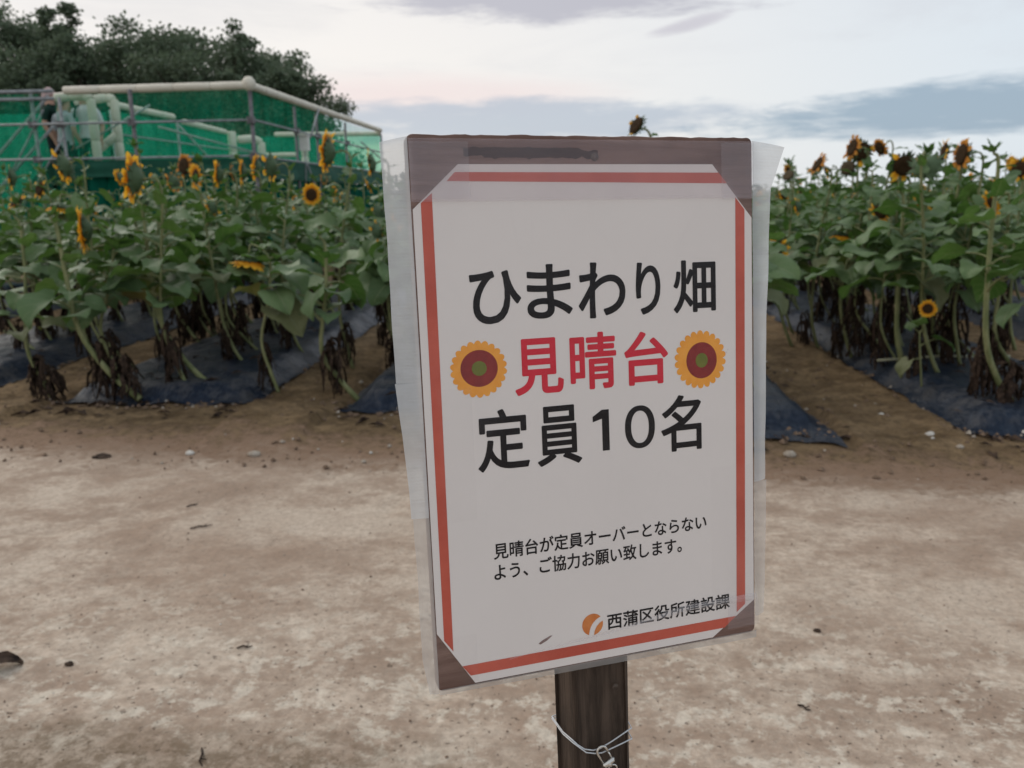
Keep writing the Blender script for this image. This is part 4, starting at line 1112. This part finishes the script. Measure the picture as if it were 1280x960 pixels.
# upper-left lobe: circle from the lower end of the stroke clockwise over the top to its upper right end
A0, A1 = math.radians(112), math.radians(322)
lobe = [on(A0 + (A1 - A0) * k / 30) for k in range(31)]
p1 = lobe[-1]; p0 = lobe[0]
lobe += [((1 - t) ** 2 * p1[0] + 2 * t * (1 - t) * (-2.2) + t * t * p0[0], (1 - t) ** 2 * p1[1] + 2 * t * (1 - t) * (-2.6) + t * t * p0[1]) for t in [k / 12 for k in range(1, 12)]]
B0, B1 = math.radians(-12), math.radians(84)
low = [on(B0 + (B1 - B0) * k / 14) for k in range(15)]
q1 = low[-1]; q0 = low[0]
low += [((1 - t) ** 2 * q1[0] + 2 * t * (1 - t) * 2.0 + t * t * q0[0], (1 - t) ** 2 * q1[1] + 2 * t * (1 - t) * 1.2 + t * t * q0[1]) for t in [k / 12 for k in range(1, 12)]]
for L_ in (lobe, low): mb.poly([S(cx + x, cy + y, ZP) for x, y in L_][::-1])
mb.build('printed_emblem', M_EMB, notice)
M_SMEAR = simple('dirt_smear', (.20, .13, .12), (.32, .24, .22), 200, .7, .2)
mb = MB(); mb.poly([S(x, y, ZP) for x, y in ((88, 419.5), (92, 417.0), (99, 414.2), (101, 414.4), (96, 418), (90, 420.6))][::-1]); mb.build('dirt_smear', M_SMEAR, notice)

# clear plastic over the notice
def clear_mat(name, opac, col, rough, gloss=.10, ribs=False, patchy=0):
    m, n, b = mat(name)
    t = n.new('ShaderNodeTexCoord')
    f = n.noise(t.outputs['Object'], 16, 5, .6); f2 = n.noise(n.mapping(t.outputs['Object'], (1, 5, 1)), 30, 4, .6)
    df = n.new('ShaderNodeBsdfDiffuse'); df.inputs[0].default_value = (*col, 1)
    tl_ = n.new('ShaderNodeBsdfTranslucent'); tl_.inputs[0].default_value = (*col, 1)
    m0 = n.new('ShaderNodeMixShader'); m0.inputs[0].default_value = .5; n.lk(df.outputs[0], m0.inputs[1]); n.lk(tl_.outputs[0], m0.inputs[2])
    tr = n.new('ShaderNodeBsdfTransparent')
    m1 = n.new('ShaderNodeMixShader'); n.lk(n.math('MULTIPLY', opac, n.math('ADD', .6, n.math('MULTIPLY', f, .8)), None, True), m1.inputs[0])
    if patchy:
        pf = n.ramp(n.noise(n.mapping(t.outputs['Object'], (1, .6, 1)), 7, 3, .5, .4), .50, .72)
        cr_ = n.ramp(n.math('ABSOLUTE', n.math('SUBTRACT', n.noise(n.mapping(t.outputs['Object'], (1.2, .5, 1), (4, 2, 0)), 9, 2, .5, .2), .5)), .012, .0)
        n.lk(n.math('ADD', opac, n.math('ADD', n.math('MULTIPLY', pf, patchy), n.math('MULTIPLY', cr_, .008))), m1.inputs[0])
    n.lk(tr.outputs[0], m1.inputs[1]); n.lk(m0.outputs[0], m1.inputs[2])
    gl = n.new('ShaderNodeBsdfGlossy'); gl.inputs['Roughness'].default_value = rough
    fr = n.new('ShaderNodeFresnel'); gm = n.new('ShaderNodeNewGeometry')
    n.lk(n.math('SUBTRACT', 1.42, n.math('MULTIPLY', gm.outputs['Backfacing'], 1.42 - 1 / 1.42)), fr.inputs[0])
    bn = n.new('ShaderNodeBump'); bn.inputs['Strength'].default_value = .5 if ribs else .25; bn.inputs['Distance'].default_value = .004
    hh = n.math('ADD', f, n.math('MULTIPLY', f2, .5))
    if ribs:
        s = n.new('ShaderNodeSeparateXYZ'); n.lk(t.outputs['Object'], s.inputs[0])
        hh = n.math('ADD', hh, n.math('MULTIPLY', n.math('SINE', n.math('MULTIPLY', s.outputs[1], 2400)), .018))
    n.lk(hh, bn.inputs['Height'])
    for q in (gl, fr, df): n.lk(bn.outputs[0], q.inputs['Normal'])
    m2 = n.new('ShaderNodeMixShader'); n.lk(n.math('MULTIPLY', fr.outputs[0], gloss * (10 if ribs else 3)), m2.inputs[0])
    n.lk(m1.outputs[0], m2.inputs[1]); n.lk(gl.outputs[0], m2.inputs[2])
    n.lk(m2.outputs[0], n.n['Material Output'].inputs[0])
    return m
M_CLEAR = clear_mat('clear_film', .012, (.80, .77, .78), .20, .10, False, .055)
M_TAPEC = clear_mat('clear_tape', .17, (.72, .69, .74), .2, .10)
M_MILK = clear_mat('milky_film', .70, (.66, .69, .72), .25, .08, True)
M_MILK2 = clear_mat('thin_milky_film', .48, (.62, .61, .60), .25, .08)
def film(name, fn, nu, nv, m):
    mb = MB(); mb.grid(fn, nu, nv); return mb.build(name, m, sign, True)
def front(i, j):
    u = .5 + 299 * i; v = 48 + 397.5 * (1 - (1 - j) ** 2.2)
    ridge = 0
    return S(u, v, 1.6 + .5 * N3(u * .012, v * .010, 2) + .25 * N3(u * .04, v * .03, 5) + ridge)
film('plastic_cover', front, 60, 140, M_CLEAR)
def topf(i, j):
    u = 1 + 298 * i; v = 3.5 + 47.3 * j
    return S(u, v, 2.4 + .3 * N3(u * .02, v * .05, 9))
film('clear_tape', topf, 40, 8, clear_mat('tape_painted_sky_haze', .25, (.72, .64, .70), .2, .10))  # sky reflection on the top film, painted in as a mauve haze
for (u0, v0, u1, v1, z) in ((1, 6, 47, 49, 3.0), (268, 5, 299.6, 52, 3.0), (269, 412, 301, 436.5, 4.6), (12, 196, 40, 304, 2.9), (-3, 400, 34, 441, 3.0), (254, 285, 300, 414, 2.8)):
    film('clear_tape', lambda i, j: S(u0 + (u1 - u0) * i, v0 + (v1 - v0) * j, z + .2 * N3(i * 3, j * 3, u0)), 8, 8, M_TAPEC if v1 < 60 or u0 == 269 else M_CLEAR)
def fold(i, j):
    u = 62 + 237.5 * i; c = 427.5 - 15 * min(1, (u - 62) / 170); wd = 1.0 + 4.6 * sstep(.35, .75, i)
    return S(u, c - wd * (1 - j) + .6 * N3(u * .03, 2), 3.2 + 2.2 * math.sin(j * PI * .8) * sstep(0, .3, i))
film('film_fold_glare', fold, 60, 6, clear_mat('painted_fold_glare', .26, (.80, .77, .79), .2, .2))  # glare along the sleeve fold, painted as a milky white strip
# loose side flaps of the sleeve
def lerp_tab(tab, v):
    for (a, x), (b, y) in zip(tab, tab[1:]):
        if a <= v <= b: return x + (y - x) * (v - a) / (b - a)
    return tab[-1][1]
LT = [(2, -20), (78, -18.8), (189, -18.6)]; LT2 = [(189, -19.6), (230, -16.0), (298, -12.6)]; LT3 = [(298, -11.6), (416, -11.0), (447, -7)]
def flap(tab, side, u_in, zback, nv=24, wavy=.8):
    v0, v1 = tab[0][0], tab[-1][0]
    def fn(i, j):
        v = v0 + (v1 - v0) * j
        uo = lerp_tab(tab, v) + wavy * N3(v * .03, 3, u_in)
        t = i
        return S(u_in + (uo - u_in) * t, v + (4 * t if v0 < 10 else 0) * max(0, 1 - j / .3), 1.2 - zback * t * t + .8 * N3(t * 2, v * .02, 7))
    return fn
film('plastic_flap', flap(LT, -1, .6, 4), 6, 24, M_MILK); film('plastic_flap', flap(LT2, -1, .6, 3), 6, 16, M_MILK); film('plastic_flap', flap(LT3, -1, .8, 2), 6, 20, M_MILK2)
RT = [(3, 336), (20, 329), (41, 321.5), (157, 317.0), (303, 315.0)]; RT2 = [(303, 315.0), (380, 313.5), (430, 311)]
film('plastic_flap', flap(RT, 1, 299.4, 6), 6, 40, M_MILK); film('plastic_flap', flap(RT2, 1, 299.4, 4), 6, 16, M_MILK2)
film('plastic_flap', lambda i, j: S(1 + 300 * i, 444 + (4.5 + 2.5 * i) * j, 1.0 + .6 * N3(i * 5, j, 3)), 30, 3, M_MILK2)

# wire round the post with a snap hook on it
M_WIRE = simple('white_wire', (.50, .52, .55), (.62, .64, .66), 200, .4, .5)
M_STEEL = simple('bright_steel', (.55, .53, .50), (.72, .70, .66), 60, .28, .5, 0, 0, .9)
wire = thing('wire', 'thin white wire tied twice round the dark post under the notice board', 'wire'); wire.matrix_world = sign.matrix_world.copy()
def loop(pts_front, name):
    P = [S(*p) for p in pts_front]
    l, r_ = pts_front[0], pts_front[-1]
    P = [S(150 - 28.6, l[1] + 2, -70)] + P + [S(150 + 28.6, r_[1] - 1.5, -24), S(150 + 28.6, r_[1] - 3, -68), S(150, (l[1] + r_[1]) / 2, -69)] + [S(150 - 28.6, l[1] + 2, -70)]
    mb = MB(); mb.tube(P, .00062, 7, 0, False); mb.build(name, M_WIRE, wire, True)
loop([(120.8, 528, -38), (121.0, 522.5, -14), (124.5, 526, -10.8), (131, 531.5, -10.6), (139, 534.2, -10.4), (145, 533.6, -9.6), (158.2, 529.5, -10.6), (177.6, 521.5, -11.2)], 'strand')
loop([(120.8, 530, -38), (121.0, 524.5, -13.4), (124.8, 527.4, -10.2), (132, 534.4, -9.8), (140, 537.0, -9.6), (147, 537.4, -8.8), (160, 535.2, -9.8), (177.6, 531.8, -11.0)], 'strand')
hook = thing('snap_hook', 'small silver snap hook hanging from the white wire', 'hook'); hook.matrix_world = sign.matrix_world.copy()
def HK(x, y, z=0):                                                    # hook frame: tilted in the board plane
    a = math.radians(-24); return S(144.2 + x * math.cos(a) - y * math.sin(a) * -1, 531.0 + (-x * math.sin(a) * -1) * -1 * -1 + y * math.cos(a), -7.6 + z)
def HK(x, y, z=0):
    a = math.radians(27); return S(144.0 + x * math.cos(a) + y * math.sin(a), 530.6 - x * math.sin(a) + y * math.cos(a), -7.2 + z)
mb = MB(); P = [HK(-4.6, 18.0)] + [HK(-4.6, 5)] + [HK(-4.6 * math.cos(t * PI / 8), 4.6 - 4.6 * math.sin(t * PI / 8)) for t in range(0, 9)] + [HK(4.6, 9)]
mb.tube(P, .0011, 8); mb.build('hook_bow', M_STEEL, hook, True)
mb = MB(); mb.tube([HK(4.6, 8.5), HK(4.5, 18.2)], .0008, 7); mb.build('hook_gate', M_STEEL, hook, True)
mb = MB(); mb.tube([HK(-5.2, 18.6), HK(-5.0, 18.4), HK(5.0, 18.4), HK(5.2, 18.6)], [.0022, .0027, .0027, .0022], 10); mb.tube([HK(0, 18.5), HK(0, 22.5)], [.0028, .002], 10); mb.build('collar', M_STEEL, hook, True)
mb = MB(); mb.tube([HK(4.2 * math.cos(2 * PI * k / 20), 26.5 + 4.2 * math.sin(2 * PI * k / 20)) for k in range(21)], .0008, 7, 0, False); mb.build('ring', M_STEEL, hook, True)

# ------------------------------------------------------------------ small things on the ground
M_STONE = simple('stone', (.30, .25, .20), (.42, .37, .31), 40, .85, .2, .5, .004)
M_STONEP = simple('pale_stone', (.46, .43, .39), (.58, .55, .50), 40, .8, .2, .5, .004)
def stone(x, y, r_, m, label):
    mb = MB(); sd_ = x * 7 + y
    def fn(i, j):
        th_ = PI * j; a = 2 * PI * (i % 1.0)
        d = Vector((math.sin(th_) * math.cos(a), math.sin(th_) * math.sin(a), math.cos(th_)))
        k = 1 + .35 * N3(d.x * 1.6 + sd_, d.y * 1.6, d.z * 1.6)
        return Vector((d.x * 1.15, d.y * .9, d.z * .62)) * r_ * k
    mb.grid(fn, 10, 7); o = mb.build('stone', m, None, True); o.location = (x, y, soil_h(x, y) + r_ * .25)
    tag(o, label, 'stone', 'loose stones on the soil')
stone(-1.72, 4.0, .030, M_STONE, 'pinkish stone on the soil rim in front of the wrinkled mulch sheet')
stone(-.62, 4.46, .032, M_STONEP, 'pale stone near the plastic edge of the sign in the furrow mouth')
stone(-2.09, 4.02, .022, M_STONEP, 'small pale stone below the heap of withered leaves')
stone(1.97, 4.42, .026, M_STONEP, 'white stone alone in the mouth of the furrow past the sign')
stone(1.85, 4.82, .015, M_STONEP, 'tiny white pebble in the furrow past the sign')
stone(2.03, 4.2, .018, M_STONE, 'grey stone between the white stone and the path')
stone(1.13, 4.1, .030, M_STONE, 'brown clod below the torn mulch corner beside the sign')
stone(-1.5, 2.03, .011, M_DRY, 'tiny dark pebble lying on the pale path near the curled leaf')
stone(.77, 2.35, .010, M_DRY, 'tiny dark pebble on the path to the other side of the sign')
# gravel and clods on the tilled rim
mb = MB(); r = random.Random(8); okk = 0
while okk < 3800:
    q = r.random(); onf = False
    if q < .5: x = r.uniform(-4.2, 3.8); y = r.uniform(3.75, 6.5)
    elif q < .62: x = r.uniform(-2.2, 2.2); y = r.uniform(1.4, 3.9)
    elif q < .82:
        kk = r.choice('ZABMC'); a, b_ = BEDS[kk]; x = r.uniform(a, b_); y = BED_START[kk] + r.gauss(-.02, .06); onf = True
    else:
        kk = r.choice('ZABMC'); a, b_ = BEDS[kk]; x = r.choice((a, b_)) + r.gauss(0, .035); y = BED_START[kk] + 4 * r.random() ** 1.5; onf = True
    if not onf and any(a < x < b for a, b in BEDS.values()) and y > 4.6: continue
    if -.2 < x < .9 and y > 3.2 and False: continue
    okk += 1; s = (.004 + .017 * r.random() ** 3.0) * (1.25 if onf else (1 if y > 3.7 else .32))
    z = soil_h(x, y); b = len(mb.v)
    for d in ((1, 0, 0), (-.9, .1, 0), (.1, .9, .1), (0, -1, 0), (.1, .1, .75), (0, 0, -.6)):
        mb.v.append((x + d[0] * s * r.uniform(.6, 1.2), y + d[1] * s * r.uniform(.6, 1.2), z + s * .3 + d[2] * s * r.uniform(.7, 1.1)))
    k = 0 if r.random() < .92 else (1 if r.random() < .75 else 2)
    for t in ((0, 2, 4), (2, 1, 4), (1, 3, 4), (3, 0, 4), (2, 0, 5), (1, 2, 5), (3, 1, 5), (0, 3, 5)): mb.face([b + q for q in t], k)
M_CLOD = simple('soil_clod', (.12, .08, .055), (.22, .155, .11), 50, .95, .1, .4, .004)
tag(mb.build('gravel', [M_CLOD, M_STONE, M_STONEP]), kind='stuff')
def dead_leaf(x, y, s, rz, label, curl=1.0):
    mb = MB()
    def fn(i, j):
        a = (i - .5) * 2; w_ = .42 * math.sin(PI * (j * .9 + .07)) ** .7
        return Vector((j - .5, a * w_ * (1 - .25 * curl), .08 + .42 * curl * abs(a) * w_ + .10 * N3(i * 4, j * 4, s * 90) + .15 * curl * math.sin(j * PI))) * s
    mb.grid(fn, 6, 8); o = mb.build('dead_leaf', M_DRY, None, True); o.location = (x, y, soil_h(x, y) - .07 * s); o.rotation_euler = (0, 0, rz)
    tag(o, label, 'dead leaf')
dead_leaf(-1.69, 2.0, .11, .5, 'curled dark brown leaf lying on the path at the picture edge')
dead_leaf(-2.55, 3.95, .10, .1, 'flat dark leaf on the soil rim below the heap of withered leaves', .3)
def twig(x, y, L, rz, label):
    mb = MB(); mb.tube([(-L / 2, 0, .003), (-L * .1, .004, .006), (L * .2, -.002, .004), (L / 2, .006, .003)], [.0022, .003, .0026, .0012], 6); mb.tube([(L * .1, 0, .005), (L * .25, .014, .006)], .0014, 5)
    o = mb.build('twig', M_DRY, None, True); o.location = (x, y, soil_h(x, y)); o.rotation_euler = (0, 0, rz); tag(o, label, 'twig', 'twigs lying on the path')
lit = MB(); r = random.Random(77)
for q in range(420):
    kk = r.choice('ZABMCCA'); a, b_ = BEDS[kk]; x = r.uniform(a - .1, b_ + .1); y = BED_START[kk] + (r.uniform(-.35, .1) if r.random() < .35 else r.uniform(.1, 3.5)); L = r.uniform(.02, .075); an = r.uniform(0, 6.28)
    z0 = soil_h(x, y) + (.075 if a < x < b_ and y > BED_START[kk] + .1 else .006)
    d = Vector((math.cos(an), math.sin(an), 0)) * L; t = Vector((-math.sin(an), math.cos(an), 0)) * L * r.uniform(.2, .5); c = Vector((x, y, z0)); up = Vector((0, 0, L * r.uniform(.1, .5)))
    lit.poly([c - d, c - t * .9 + up, c + d * .3 - t * .4 + up * .4, c + d + up * .3]); lit.poly([c - d, c + d + up * .3, c + d * .2 + t * .7 + up, c + t + up * .6])
tag(lit.build('leaf_litter', M_DRY), kind='stuff')
twig(-1.01, 2.15, .045, .2, 'short dark twig on the path nearest to the foot of the sign'); twig(-1.57, 3.05, .09, .45, 'longer twig lying slanted on the pale path before the soil'); twig(-1.72, 3.28, .05, .7, 'small twig just beyond the longer slanted twig')
twig(.62, 1.95, .035, -.8, 'tiny twig on the path to the side of the post'); twig(-.92, 1.66, .07, -1.2, 'dark twig at the bottom edge of the path')
M_BAM = simple('pale_cane', (.30, .30, .20), (.42, .41, .30), 30, .6, .3)
mb = MB(); mb.tube([(2.22, 5.95, .15), (2.7, 6.02, .17), (3.2, 6.05, .165)], .010, 6); tag(mb.build('cane', M_BAM, None, True), 'pale cane lying flat across the blue-black mulch sheet', 'cane')
